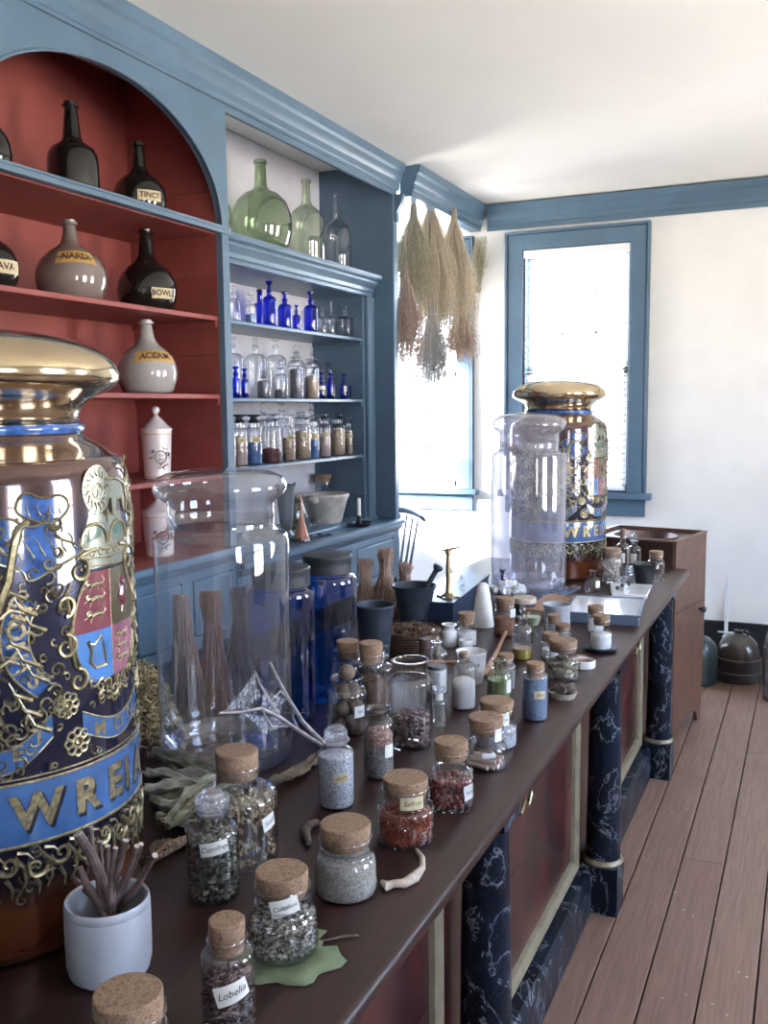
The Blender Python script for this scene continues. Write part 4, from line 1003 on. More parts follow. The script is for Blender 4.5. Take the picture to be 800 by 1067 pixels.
# ------------------------------------------------------------------ the two gilded show jars
GR, GH = .222, .90
def gold_jar(label, x, y, rotz):
    root = thing('gilded_show_jar', label, 'jar', (x, y, TOP), rotz, 'gilded apothecary show jars with coats of arms')
    body = [(0, .006), (GR*.8, .004), (GR*.9, 0), (GR*.97, .006), (GR, .022), (GR, .40), (GR, .675)]+arc(GR, .675, GR*.90, .722, 8)+[(GR*.82, .736), (GR*.74, .746), (GR*.70, .752), (GR*.69, .756)]
    MB().lathe(body, 96).build('jar_body', 'jar_backing', root, smooth=60)
    MB().lathe([(GR*.68, .756), (GR*.70, .757), (GR*.715, .763), (GR*.715, .766), (GR*.70, .771), (GR*.67, .772)], 72).build('blue_collar', 'enamel_blue', root)
    lid = [(GR*.66, .772), (GR*.675, .773), (GR*.68, .786), (GR*.71, .800), (GR*.78, .812), (GR*.87, .821), (GR*.935, .830), (GR*.962, .840), (GR*.965, .848), (GR*.95, .860), (GR*.91, .872), (GR*.82, .886), (GR*.66, .900), (GR*.40, .911), (GR*.2, .915), (0, .916)]
    MB().lathe(lid, 96).build('gold_lid', 'gold_leaf', root, smooth=70)
    R0 = GR
    def W_(mb, poly, u0=0, v0=0, out=.0008, step=.012):
        vs, fs = fill_poly([(u+u0, v+v0) for u, v in poly], step); wrap_flat(mb, vs, fs, R0, 0, 0, out)
    def strokes(mb, paths, out=.0005):
        for pts, r0, r1 in paths:
            n = len(pts); P = []
            for u, v in pts: a = u/R0; P.append(((R0+out)*math.cos(a), (R0+out)*math.sin(a), v))
            mb.tube(P, [max(.0008, r0+(r1-r0)*i/(n-1)) for i in range(n)], 6)
    def soft(p, k=2, closed=True):
        for _ in range(k):
            q = []
            for i in range(len(p) if closed else len(p)-1):
                a, b = p[i], p[(i+1) % len(p)]; q += [(a[0]*.75+b[0]*.25, a[1]*.75+b[1]*.25), (a[0]*.25+b[0]*.75, a[1]*.25+b[1]*.75)]
            p = q
        return p
    def spiral(u, v, rad, turns, a0, sgn=1, n=22, tail=0):
        return [(u+rad*(1-.86*i/n)*math.cos(a0+sgn*turns*2*PI*i/n), v+rad*(1-.86*i/n)*math.sin(a0+sgn*turns*2*PI*i/n)) for i in range(n+1)]
    def arcp(u, v, ra, a0, a1, n=14, rb=None): return [(u+ra*math.cos(a0+(a1-a0)*i/n), v+(rb or ra)*math.sin(a0+(a1-a0)*i/n)) for i in range(n+1)]
    # name band right round
    b = MB(); b.lathe([(R0+.0006, .181), (R0+.0009, .183), (R0+.0009, .269), (R0+.0006, .271)], 96)
    nb = b.build('name_band', 'enamel_band', root)
    e = MB()
    for z, t in ((.181, .0028), (.2715, .0022), (.2785, .0014)): e.lathe([(R0+.0004, z-t), (R0+t*.8, z-t*.6), (R0+t*.9, z), (R0+t*.8, z+t*.6), (R0+.0004, z+t)], 96)
    e.build('band_edging', 'gold_relief', root)
    sh = MB(); lt = MB()
    for ch, u in (('W', -.142), ('R', -.066), ('E', -.008), ('I', .026), ('A', .074)):
        tv, tf = text2d(ch, .068, 0, .0026)
        wrap_flat(sh, [(a*1.04+u+.004, c*1.06+.222) for a, c in tv], tf, R0, 0, 0, .0014)
        wrap_flat(lt, [(a+u, c+.227) for a, c in tv], tf, R0, 0, 0, .0022)
    sh.build('letter_shadow', 'enamel_shadow', nb, smooth=0); lt.build('gold_lettering', 'gold_relief', nb, smooth=0)
    # arms -----------------------------------------------------------------
    g = MB(); S = []
    shield = arcp(-.0, .47, .078, PI*.98, PI*.62, 8, .09)
    def shp(s): return None
    # outline halves of the shield (bulging cartouche)
    def edge(t): # right edge u for height parameter 0..1 (bottom..top)
        return .028+.050*math.sin(PI*(.12+.80*t))**.8
    H0, HM, H1 = .392, .468, .556
    n = 8
    rt_top = [(edge((v-H0)/(H1-H0)), v) for v in [HM+(H1-HM)*i/n for i in range(n+1)]]
    rt_bot = [(edge((v-H0)/(H1-H0)), v) for v in [H0+(HM-H0)*i/n for i in range(n+1)]]
    Q = {}
    for nm, m, poly in (('red', 'enamel_red', [(0, HM)]+[(0, H1)]+[(-u, v) for u, v in reversed(rt_top)]),
                        ('gold', 'enamel_gold', [(0, HM)]+rt_top+[(0, H1)]),
                        ('blue', 'enamel_blue', [(0, H0), (0, HM)]+[(-u, v) for u, v in reversed(rt_bot)]),
                        ('pink', 'enamel_pink', [(0, H0)]+rt_bot+[(0, HM)])):
        mb = MB(); W_(mb, poly, out=.0012); Q[nm] = mb
    sd = thing_part = Q['blue'].build('shield', 'enamel_azure', root)
    Q['red'].build('shield_quarter', 'enamel_red', sd); Q['gold'].build('shield_quarter', 'enamel_gold', sd); Q['pink'].build('shield_quarter', 'enamel_pink', sd)
    S += [([(0, H0), (0, H1)], .0012, .0012), ([(-edge(.46), HM-.004), (0, HM), (edge(.46), HM+.004)], .0012, .0012)]
    S += [([(s*u, v) for u, v in rt_bot+rt_top], .0026, .0026) for s in (-1, 1)]
    def passant(u, v, k, f=1):     # small walking lion made of strokes
        return [([(u-f*.014*k, v), (u, v+.003*k), (u+f*.013*k, v+.001*k)], .0042*k, .0034*k), (arcp(u-f*.018*k, v+.005*k, .0035*k, 0, 6, 8), .003*k, .003*k),
                ([(u-f*.010*k, v), (u-f*.014*k, v-.011*k)], .0017*k, .0011*k), ([(u-f*.018*k, v), (u-f*.026*k, v-.004*k)], .0016*k, .001*k), ([(u+f*.010*k, v), (u+f*.013*k, v-.011*k)], .0018*k, .0011*k), ([(u+f*.004*k, v), (u+f*.006*k, v-.010*k)], .0016*k, .001*k),
                ([(u+f*.013*k, v), (u+f*.020*k, v+.006*k), (u+f*.014*k, v+.012*k), (u+f*.020*k, v+.016*k)], .0014*k, .0008*k)]
    for v in (.536, .515, .491): S += passant(-.032, v, .95)
    for v in (.450, .432, .414): S += passant(.030, v, .85)
    # rampant beast (red) and harp
    rb = MB(); strokes(rb, [([(.036, .495), (.031, .512), (.036, .527)], .006, .004), (arcp(.036, .533, .004, 0, 6, 8), .003, .003), ([(.034, .522), (.048, .527)], .0018, .001), ([(.034, .517), (.049, .515)], .0018, .001), ([(.036, .497), (.048, .492)], .002, .001), ([(.034, .495), (.032, .483)], .002, .001), ([(.03, .5), (.021, .51), (.026, .522), (.019, .53)], .0016, .001)], .0014); rb.build('red_lion', 'enamel_red', root)
    S += [([(-.052, .455), (-.046, .440), (-.050, .424), (-.040, .414), (-.016, .413)], .0036, .0028), ([(-.016, .413), (-.020, .440), (-.026, .460)], .0026, .0022), ([(-.052, .452), (-.040, .448), (-.026, .460)], .003, .002)]
    S += [([(-.046+.007*i, .446-.0005*i), (-.040+.006*i, .416)], .0007, .0007) for i in range(4)]
    # scrolled frame round the shield
    for s in (-1, 1):
        S += [(spiral(s*.062, .562, .019, 1.3, PI/2, s), .0045, .002), (spiral(s*.088, .515, .017, 1.3, -PI/2, -s), .004, .002), (spiral(s*.090, .455, .019, 1.35, PI/2, s), .0045, .002), (spiral(s*.072, .402, .018, 1.3, PI/2, s), .0042, .002),
              (arcp(s*.02, .575, .045, PI/2-s*.2, PI/2-s*1.4, 8, .014), .004, .002), ([(s*.078, .545), (s*.086, .53), (s*.082, .50)], .003, .004), ([(s*.080, .48), (s*.084, .46), (s*.075, .42)], .004, .003)]
    for i in range(7): S.append((spiral(-.045+.015*i, .376+.006*abs(i-3)-.004*(i % 2), .0105, 1.1, i*1.3, 1 if i % 2 else -1, 16), .0034, .0016))
    for i in range(5): S.append((spiral(-.03+.015*i, .360+.004*abs(i-2), .008, 1.0, i*1.1+1, -1 if i % 2 else 1, 14), .003, .0014))
    # crown
    cr = MB(); W_(cr, [(-.050, .560), (.050, .560), (.056, .590), (.060, .606), (.0, .632), (-.060, .606), (-.056, .590)], out=.0010); W_(cr, [(-.05, .612), (.05, .612), (.04, .640), (-.04, .640)], out=.0008)
    cr.build('crown', 'silver_white', root)
    cg = MB(); W_(cg, [(-.046, .600), (-.016, .606), (-.016, .622), (-.040, .618)], out=.0016); W_(cg, [(.046, .600), (.016, .606), (.016, .622), (.040, .618)], out=.0016); cg.build('crown_lining', 'enamel_green', root)
    S += [(arcp(s*.030, .600, .026, PI*1.05 if s > 0 else -.05*PI, 0 if s > 0 else PI, 12, .026), .0034, .003) for s in (-1, 1)]+[([(-.054, z), (0, z-.004), (.054, z)], .0026, .0026) for z in (.566, .578, .590)]
    S += [(arcp(.018*i, .584, .005, 0, 6.28, 8), .0016, .0016) for i in (-2, -1, 0, 1, 2)]+[([(0, .628), (0, .645)], .003, .003), ([(-.008, .638), (.008, .638)], .0022, .0022)]
    # lion on the crown: mane, body, legs, tail
    ln = MB(); W_(ln, arcp(-.020, .676, .031, 0, 2*PI*23/24, 23, .036), out=.0011); W_(ln, [(.0, .690), (.045, .684), (.060, .672), (.066, .640), (.056, .640), (.048, .660), (.030, .655), (.028, .636), (.016, .636), (.010, .66)], out=.0009)
    ln.build('crest_lion', 'silver_white', root)
    for i in range(16):
        a = i*PI/8; S.append(([(-.02+.018*math.cos(a), .676+.02*math.sin(a)), (-.02+.024*math.cos(a+.25), .676+.028*math.sin(a+.25)), (-.02+.028*math.cos(a+.1), .674+.036*math.sin(a+.1))], .0022, .0010))
    S += [(arcp(-.02, .674, .011, 0, 6.28, 12), .0018, .0018), ([(-.026, .680), (-.023, .680)], .0016, .0016), ([(-.017, .680), (-.014, .680)], .0016, .0016), ([(-.02, .676), (-.02, .668), (-.025, .664)], .0014, .0014),
          ([(.0, .69), (.03, .689), (.058, .680), (.068, .66), (.066, .637), (.074, .634)], .003, .002), ([(.012, .66), (.014, .637), (.024, .634)], .003, .002), ([(.03, .656), (.045, .660), (.052, .640), (.058, .636)], .0026, .0018), ([(.060, .676), (.080, .690), (.070, .706), (.056, .702), (.070, .722), (.082, .716)], .0028, .0018)]
    # blue mantling and banners
    for s in (-1, 1):
        bm_ = MB()
        m1 = soft([(s*.050, .592), (s*.070, .604), (s*.095, .612), (s*.105, .640), (s*.135, .628), (s*.165, .652), (s*.20, .628), (s*.172, .605), (s*.185, .585), (s*.145, .575), (s*.14, .552), (s*.10, .572), (s*.075, .580)])
        m2 = soft([(s*.07, .655), (s*.085, .676), (s*.115, .668), (s*.14, .684), (s*.155, .655), (s*.13, .640), (s*.10, .632)])
        W_(bm_, m1[::s], out=.0007); W_(bm_, m2[::s], out=.0008)
        S += [(m1+m1[:1], .002, .002), (m2+m2[:1], .002, .002)]
        for k in range(7): S.append((soft([(s*(.062+.016*k), .590-.002*k), (s*(.072+.016*k), .600), (s*(.070+.018*k), .612), (s*(.082+.018*k), .622)], 2, False), .0016, .0007))
        for k in range(4): S.append((soft([(s*(.085+.015*k), .642), (s*(.092+.015*k), .655), (s*(.088+.016*k), .668)], 2, False), .0015, .0007))
        outer = arcp(s*.055, .475, .125, PI/2+s*(-.35)-s*.25 if False else (PI*.80 if s < 0 else PI*.20), PI*1.28 if s < 0 else -PI*.28, 18, .110)
        inner = arcp(s*.055, .475, .088, PI*.80 if s < 0 else PI*.20, PI*1.28 if s < 0 else -PI*.28, 18, .080)
        W_(bm_, outer+inner[::-1], out=.0009)
        S += [(outer, .0022, .0022), (inner, .0018, .0018)]
        bm_.build('blue_mantling', 'enamel_blue', root)
    gl = MB()
    for ch, a in (('H', .86), ('O', .95), ('N', 1.05), ('I', 1.14), ('S', 1.22)):
        a *= PI; tv, tf = text2d(ch, .034, 0, .001); ca, sa = math.cos(a+PI/2+PI), math.sin(a+PI/2+PI)
        wrap_flat(gl, [(-.055+.106*math.cos(a)+u*ca*-1-v*sa*-1, .475+.094*math.sin(a)+u*sa*-1+v*ca*-1) for u, v in tv], tf, R0, 0, 0, .0018)
        tv2 = [(.055-.106*math.cos(a), .475+.094*math.sin(a))]
    rib = MB()
    def ribbon(u0, u1, vmid, sag, w, n=12):
        P = [(u0+(u1-u0)*i/n, vmid-sag*math.sin(PI*i/n)) for i in range(n+1)]; Q_ = [(u, v+w) for u, v in reversed(P)]
        W_(rib, P+Q_, out=.0011, step=.014); S.append((P, .0016, .0016)); S.append((Q_, .0016, .0016))
    ribbon(-.068, .082, .322, .026, .032); ribbon(-.26, -.115, .330, .042, .034); ribbon(.12, .27, .33, .03, .032)
    rb_ = rib.build('motto_ribbon', 'enamel_band', root)
    for ch, u, v in (('M', -.036, .321), ('O', .006, .317), ('N', .044, .325), ('E', -.165, .318), ('T', -.135, .337), ('D', .15, .33), ('R', .18, .322), ('O', .205, .32), ('I', .225, .32), ('T', .245, .33)):
        tv, tf = text2d(ch, .031, 0, .001); wrap_flat(gl, [(a+u, c+v-.002) for a, c in tv], tf, R0, 0, 0, .0019)
    gl.build('gold_lettering', 'gold_relief', rb_, smooth=0)
    # flowers, leaves, supporters
    for cu, cv, rad in ((-.092, .370, .019), (-.078, .312, .021), (.10, .36, .017)):
        for i in range(8): a = i*PI/4; S.append((arcp(cu+rad*.68*math.cos(a), cv+rad*.68*math.sin(a), rad*.30, 0, 6.28, 8), .0024, .0024))
        S += [(arcp(cu, cv, rad*.38, 0, 6.28, 10), .003, .003), (arcp(cu, cv, rad*.12, 0, 6.28, 6), .002, .002)]
    for s in (-1, 1):
        for i in range(9):
            u = s*(.118+.012*(i % 3)); v = .34+.030*i*.8; S.append(([(u, v), (u+s*.022, v+.012), (u+s*.030, v+.030)], .0042, .0012))
        S += [([(s*.19, .36), (s*.205, .42), (s*.19, .50), (s*.165, .56), (s*.155, .61)], .010, .006), ([(s*.155, .61), (s*.148, .632), (s*.135, .64)], .0075, .004), ([(s*.20, .43), (s*.17, .45), (s*.15, .44)], .0045, .002), ([(s*.19, .50), (s*.165, .52), (s*.15, .515)], .0045, .002), ([(s*.20, .37), (s*.215, .34), (s*.205, .31)], .006, .003)]
        for i in range(6): S.append(([(s*.175, .60-.022*i), (s*.19, .602-.022*i), (s*.20, .592-.022*i)], .003, .001))
    # acanthus border under the band
    for i in range(-15, 16):
        u = i*.037; S += [(spiral(u, .146+.010*(i % 2), .0165, 1.25, (i % 2)*PI, 1 if i % 2 else -1, 18), .0042, .0018), ([(u+.008, .165), (u+.020, .150), (u+.022, .128), (u+.014, .112)], .0042, .001), ([(u-.004, .135), (u+.004, .120), (u+.002, .106)], .0036, .001), ([(u+.012, .172), (u+.026, .168), (u+.034, .158)], .003, .001)]
    for i in range(-14, 15):
        if abs(i*.037) > .26:
            for j in range(5): S.append((spiral(i*.037, .33+.065*j+.02*(i % 2), .017, 1.2, j+i, 1 if (i+j) % 2 else -1, 16), .004, .0016))
    fine = MB(); F = []; rq = random.Random(21)
    for i in range(620):
        u, v = rq.uniform(-.34, .34), rq.uniform(.285, .66)
        if abs(u) < .088 and v > .385 or (abs(u) < .10 and .31 < v < .36): continue
        F.append((spiral(u, v, rq.uniform(.006, .013), rq.uniform(.7, 1.3), rq.uniform(0, 6), rq.choice((-1, 1)), 12), .0028, .0012))
    for i in range(60):
        u, v = rq.uniform(-.34, .34), rq.uniform(.10, .172); F.append((spiral(u, v, rq.uniform(.006, .011), 1., rq.uniform(0, 6), 1, 10), .002, .0009))
    strokes(fine, F, .0001); fine.build('fine_arabesque', 'gold_dim', root, smooth=60)
    strokes(g, S); g.build('gilt_scrollwork', 'gold_relief', root, smooth=60)
    return root
gj = gold_jar('big gilded jar with coat of arms and gold lid, cut by the left edge', -1.177, 1.084, math.radians(7))
gj2 = copy_tree(gj); gj2.location = (-1.085, 4.385, TOP); gj2.rotation_euler.z = math.radians(-24)
gj2['label'] = 'gilded jar with gold lid at the far end of the counter, against the window'

# ------------------------------------------------------------------ big clear jars and blue jars
def show_jar(label, x, y, R, H, group=None, gm='glass_big'):
    root = thing('clear_show_jar', label, 'jar', (x, y, TOP), 0, group)
    G = H*.835; nr = R*.80
    outer = [(0, .022), (R*.35, .020), (R*.62, .010), (R*.80, .0), (R*.93, .003), (R*.985, .016), (R*1.0, .05), (R*1.0, G*.5), (R, G*.895)]+arc(R, G*.895, R*.93, G*.935, 5)+[(R*.86, G*.942), (nr, G*.955), (nr*.985, G*.975), (nr, G)]
    MB().lathe(outer, 72).build('glass_body', gm, root, smooth=60)
    MB().lathe([(R*.90, .028), (R*.935, .045), (R*.93, .05), (R*.78, .022), (R*.45, .034), (0, .040)], 60).build('glass_foot', gm, root, smooth=60)
    l0 = G; k = H-G
    lid = [(nr*.86, l0-.022), (nr*.94, l0-.006), (nr*1.0, l0+.003), (nr*.985, l0+k*.22), (nr*1.02, l0+k*.34), (R*.93, l0+k*.44), (R*.985, l0+k*.56), (R*.985, l0+k*.66), (R*.93, l0+k*.80), (R*.78, l0+k*.90), (R*.5, l0+k*.97), (0, l0+k)]
    MB().lathe(lid, 72).build('glass_lid', gm, root, smooth=60)
    return root
x, y, r, h = spot(238, 814, 136, 487)
CJ = (x, y, r, h)
show_jar('tall empty clear glass jar with domed lid at the left, before the brown brooms', x, y, r, h, 'tall clear show jars')
show_jar('tall clear jar before the gold lidded jar at the far counter end', -1.114, 3.98, .161, height_for(-1.114, 3.98, TOP, 430), 'tall clear show jars', 'glass_dusty')
def blue_jar(label, x, y, R, H):
    root = thing('cobalt_jar', label, 'jar', (x, y, TOP), 0, 'big blue glass jars with dark lids')
    G = H*.945; p = [(0, .004), (R*.85, 0), (R*.97, .006), (R, .02), (R, G*.5), (R, G*.865)]+arc(R, G*.865, R*.86, G*.91, 6)+[(R*.80, G*.92), (R*.80, G*.96)]
    MB().lathe(p, 56).build('glass_body', 'glass_cobalt_big', root, smooth=60)
    MB().lathe([(R*.70, G*.93), (R*.84, G*.93), (R*.85, G*.985), (R*.85, H-.012), (R*.865, H-.010), (R*.865, H-.003), (R*.83, H), (R*.4, H+.004), (0, H+.005)], 56).build('tin_lid', 'tin_lid', root)
    return root
x, y, r, h = spot(296, 757, 70, 590); blue_jar('tall blue glass jar with dark tin lid, half behind the clear jar', x, y, r, h)
BJ = (x, y, r)
x, y, r, h = spot(344, 738, 60, 579); blue_jar('taller blue glass jar beside the nutmegs, right of the other blue jar', x-.012, y+.02, r, h)

# ------------------------------------------------------------------ bound bundles
def broom(label, x, y, z, H, Rb, Rt, m, n=420, seed=0, waist=.6, lean=(0, 0), name='herb_broom', fuzz=True, group=None):
    """tied bundle standing on its spread end: Rb radius at the foot, narrow tied neck, stubble on top"""
    root = thing(name, label, 'bundle', (x, y, z), 0, group); rr = random.Random(seed); mb = MB()
    for i in range(n):
        a = rr.uniform(0, 2*PI); q = math.sqrt(rr.random()); pts = []
        top = H*rr.uniform(.88, 1.0)
        for k in range(6):
            t = k/5; zz = top*t+.002
            rad = Rt+(Rb-Rt)*max(0, 1-t/waist)**.75 if t < waist else Rt*(1+.9*((t-waist)/max(.05, 1-waist))**2)
            w = rr.gauss(0, .0025); pts.append((q*rad*math.cos(a)+w+lean[0]*t, q*rad*math.sin(a)+w+lean[1]*t, zz))
        mb.tube(pts, [.0014, .0014, .0013, .0013, .0013, .0009], 3, cap=False)
        if fuzz:
            for _ in range(5):
                t = rr.uniform(.02, .75); zz = top*t; rad = Rt+(Rb-Rt)*max(0, 1-t/waist)**.75 if t < waist else Rt
                p = Vector((q*rad*math.cos(a)+lean[0]*t, q*rad*math.sin(a)+lean[1]*t, zz+.004)); d = Vector((rr.gauss(0, 1), rr.gauss(0, 1), rr.gauss(0, .6))).normalized()*rr.uniform(.004, .009)
                if p.z+d.z < .001: d.z = .001-p.z
                mb.add([p, p+d, p+d*.5+Vector((.0015, .001, .002))], [(0, 1, 2)])
    mb.build('stalks', m, root, smooth=0)
    s = MB()
    for k in range(3): zz = H*(waist+.02)+.004*k; s.lathe([(Rt*1.02, zz-.002), (Rt*1.12, zz), (Rt*1.02, zz+.002)], 16, (lean[0]*zz/H, lean[1]*zz/H, 0))
    s.build('tie_string', 'string', root)
    return root
def bspot(px, py, ptop):
    P = at(px, py, 2, TOP); return P.x, P.y, height_for(P.x, P.y, TOP, ptop)
x, y, h = bspot(197, 752, 620); broom('slender brown tied bundle standing left behind the tall clear jar', x, y, TOP, h, .052, .009, 'broom_dark', 360, 1, .95, (-.012, 0), group='bundles behind the clear jar')
x, y, h = bspot(226, 742, 616); broom('rust coloured tied bundle standing in the middle behind the tall clear jar', x, y, TOP, h, .050, .015, 'broom_rust', 460, 2, .68, (-.010, 0), group='bundles behind the clear jar')
x, y, h = bspot(252, 728, 612); broom('dark brown tied bundle standing right behind the tall clear jar', x, y, TOP, h, .050, .011, 'broom_dark', 440, 3, .78, group='bundles behind the clear jar')
x, y, h = bspot(381, 640, 582); broom('small tan tied bundle just right of the taller blue jar', x, y, TOP, h, .05, .015, 'broom_tan', 300, 4, .62, group='bundles behind the mortars')
x, y, h = bspot(402, 640, 571); broom('tan tied bundle with string bow between the two mortars', x, y, TOP, h, .068, .017, 'broom_tan', 380, 5, .62, group='bundles behind the mortars')
x, y, h = bspot(417, 628, 588); broom('stubby tan bundle touching the left of the mortar with pestle', x, y+.05, TOP, h, .05, .018, 'broom_tan', 260, 6, .62, group='bundles behind the mortars')
# heap of straw between the gilded and the clear jar
hp = MB(); rr = random.Random(9)
for i in range(1500):
    a = rr.uniform(0, 6.28); q = math.sqrt(rr.random()); R1 = .085; zmax = .175*(1-q**2.2)+.012
    z = zmax*(1-rr.random()**2*.6); p = Vector((q*R1*math.cos(a), q*R1*1.1*math.sin(a), max(.006, z)))
    d = Vector((rr.gauss(0, 1), rr.gauss(0, 1), rr.gauss(0, .5))).normalized()*rr.uniform(.006, .013)
    if p.z-abs(d.z) < .002: d.z = 0
    hp.tube([p-d, p+d], rr.uniform(.0013, .0024), 4)
tag(hp.build('straw_heap', 'straw_mix', None, (-1.455, 1.79, TOP), smooth=0), 'heap of chopped yellow straw between the gilded jar and the clear jar', 'straw', kind='stuff')

# ------------------------------------------------------------------ mortars, basket, scale box
def mortar(label, x, y, R, H, pestle=None, m='dark_iron', z0=TOP):
    root = thing('mortar', label, 'mortar', (x, y, z0))
    MB().lathe([(0, 0), (R*.62, 0), (R*.66, .004), (R*.68, H*.08), (R*.72, H*.2), (R*.80, H*.6), (R*.88, H*.85), (R*.97, H*.95), (R*1.0, H*.985), (R*.985, H), (R*.90, H*.985), (R*.82, H*.85), (R*.72, H*.5), (R*.55, H*.14), (0, H*.1)], 48).build('bowl', m, root, smooth=50)
    return root
x, y, r, h = spot(391, 690, 44, 629); mortar('dark iron mortar with wide empty mouth beside the taller blue jar', x, y, r*1.0, h)
x, y, r, h = spot(432, 652, 47, 609); MP = (x, y, r, h); mortar('dark mortar holding a pestle, behind the bark basket', x, y, r, h)
A = at(444, 612, 1, y+.01); B = at(457, 590, 1, y+.03); d = (B-A).normalized(); A2 = A-d*.075
ps = thing('pestle', 'dark pestle leaning out of the mortar behind the basket', 'pestle', A2)
q = B-A2; l = q.length; RM = Vector((0, 0, 1)).rotation_difference(q).to_matrix().to_4x4()
MB().lathe([(0, 0), (.011, .003), (.013, .012), (.0105, .03), (.0095, l-.03), (.010, l-.02), (.017, l-.012), (.020, l-.004), (.017, l+.003), (0, l+.006)], 18, M=RM).build('pestle_shaft', 'dark_iron', ps, smooth=50)
x, y, r, h = spot(429, 684, 58, 657)
bk = thing('bark_basket', 'shallow round woven basket heaped with reddish bark chips', 'basket', (x, y, TOP))
MB().lathe([(0, .004), (r*.86, 0), (r*.93, .006), (r*.98, h*.5), (r*1.0, h*.92), (r*1.02, h*.97), (r*1.0, h), (r*.95, h*.97), (r*.93, h*.6), (r*.8, .012), (0, .010)], 44).build('basket_wall', 'basket_weave', bk, smooth=50)
rimm = MB()
for k in range(44):
    a = 2*PI*k/44; a2 = a+2*PI/44*1.4
    rimm.tube([(r*.98*math.cos(a), r*.98*math.sin(a), h-.002), (r*1.02*math.cos((a+a2)/2), r*1.02*math.sin((a+a2)/2), h+.006), (r*.98*math.cos(a2), r*.98*math.sin(a2), h-.002)], .0028, 5)
rimm.build('basket_rim', 'basket_weave', bk)
ch = MB(); rr = random.Random(12)
for i in range(700):
    a = rr.uniform(0, 6.28); q = math.sqrt(rr.random())*.92; z = h*.55+(.035+h*.35)*(1-q*q)*rr.uniform(.75, 1.); p = Vector((r*q*math.cos(a), r*q*math.sin(a), z)); d = Vector((rr.gauss(0, 1), rr.gauss(0, 1), rr.gauss(0, .35))).normalized()*rr.uniform(.006, .012)
    if Vector((p.x+d.x, p.y+d.y)).length > r*.93 or Vector((p.x-d.x, p.y-d.y)).length > r*.93: d *= .3; p.x *= .93; p.y *= .93
    ch.tube([p-d, p+d], [rr.uniform(.0018, .003), .0015], 4)
tag(ch.build('bark_chips', 'bark_mix', None, (x, y, TOP), smooth=0), 'reddish bark chips heaped in the round basket', 'bark', kind='stuff')
x, y, r, h = spot(444, 690, 15, 665)
tag(MB().lathe([(0, 0), (r, 0), (r, h-.018), (r*1.03, h-.018), (r*1.03, h-.002), (r*.98, h), (0, h)], 28).build('round_tin', 'stick_bark', None, (x, y, TOP)), 'small round brown tin at the right foot of the bark basket', 'tin')
# scale box and post
cA = at(472, 650, 2, TOP); bt = height_for(cA.x, cA.y, TOP, 628); cB = at(517, 592, 2, TOP+bt)
sb = thing('scale_box', 'dark navy wooden box carrying the balance, behind the white cone', 'box', (cA.x, cA.y, TOP))
D_ = min(.62, (Vector((cB.x, cB.y))-Vector((cA.x, cA.y))).length); sb.rotation_euler.z = math.atan2(cB.y-cA.y, cB.x-cA.x)-PI/2
MB().box(-.115, 0, 0, D_, 0, bt-.010).build('box_body', 'navy_paint', sb, bevel=.002); MB().box(-.119, .004, -.004, D_+.004, bt-.0098, bt).build('box_lid', 'navy_paint', sb, bevel=.002)
P = at(467, 622, 2, TOP+bt); hgt = height_for(P.x, P.y, TOP+bt, 571)
bs = thing('balance', 'brass balance with slender post standing on the navy box', 'scale', (P.x, P.y, TOP+bt))
MB().lathe([(0, 0), (.034, 0), (.034, .004), (.022, .008), (.012, .016), (.009, .03), (.0095, hgt*.5), (.008, hgt*.86), (.012, hgt*.88), (.012, hgt*.95), (.005, hgt)], 22).build('post', 'brass', bs)
MB().tube([(-.03, 0, hgt*.93), (0, 0, hgt*.965), (.025, 0, hgt*1.0), (.05, 0, hgt*1.03)], [.003, .005, .004, .003], 8).build('beam', 'brass', bs)
MB().box(-.045, .045, -.006, .006, .0, .006).box(-.006, .006, -.05, .05, 0, .0058).build('foot', 'brass', bs, bevel=.001)
P = at(481, 610, 2, TOP+bt); vz = TOP+bt
vessel('tiny dark stoppered vial standing on the navy box beside the balance', P.x, P.y, .014, .045, z0=vz, name='glass_bottle', cat='bottle', rn=.55, gh=.8, close='ball', gm='glass_grey', seg=18)
# ------------------------------------------------------------------ middle and far part of the counter
x, y, r, h = spot(503, 655, 23, 607)
tag(MB().lathe([(0, 0), (r*.98, 0), (r*1.0, .004), (r*.93, h*.15), (r*.78, h*.5), (r*.60, h*.8), (r*.48, h*.94), (r*.30, h*.99), (0, h)], 36).build('sugar_cone', 'sugar_white', None, (x, y, TOP), smooth=60), 'white sugar cone standing in front of the navy box', 'sugar loaf')
P = at(510, 640, 2, TOP); vessel('dark slim flask with a funnel mouth right behind the white cone', P.x+.02, P.y+.10, .017, .16, name='glass_bottle', cat='bottle', rn=.5, gh=.80, zs=.3, zn=.62, close='disc', gm='glass_grey', stm='dark_iron', lip=.3)
x, y, r, h = spot(468, 675, 17, 650)
tag(MB().lathe([(0, 0), (r*.95, 0), (r, .004), (r, h*.62), (r*.9, h*.70), (r*.66, h*.74), (r*.66, h*.84), (r*.95, h*.96), (r*.9, h), (r*.6, h*.97), (r*.5, h*.5), (0, h*.4)], 30).build('white_jar', 'ceramic_white', None, (x, y, TOP), smooth=45), 'little white pot with flared neck, left of the white cup', 'pot')
x, y, r, h = spot(486, 675, 22, 638)
vessel('corked white banded jar between the little white pot and the cone', x, y, r, h, rn=.74, gh=.72, zs=.42, zn=.50, corkr=1.08, fill=(.40, 'powder_white', 'white_powder', 'white powder in the corked jar before the cone', 'powder'))
x, y, r, h = spot(483, 680, 16, 668)
tag(MB().lathe([(0, 0), (r*.8, 0), (r, h*.5), (r, h*.85), (r*.9, h), (r*.8, h*.92), (0, h*.6)], 24).build('white_dish', 'ceramic_white', None, (x, y+.02, TOP)), 'tiny white round dish behind the white cup', 'dish')
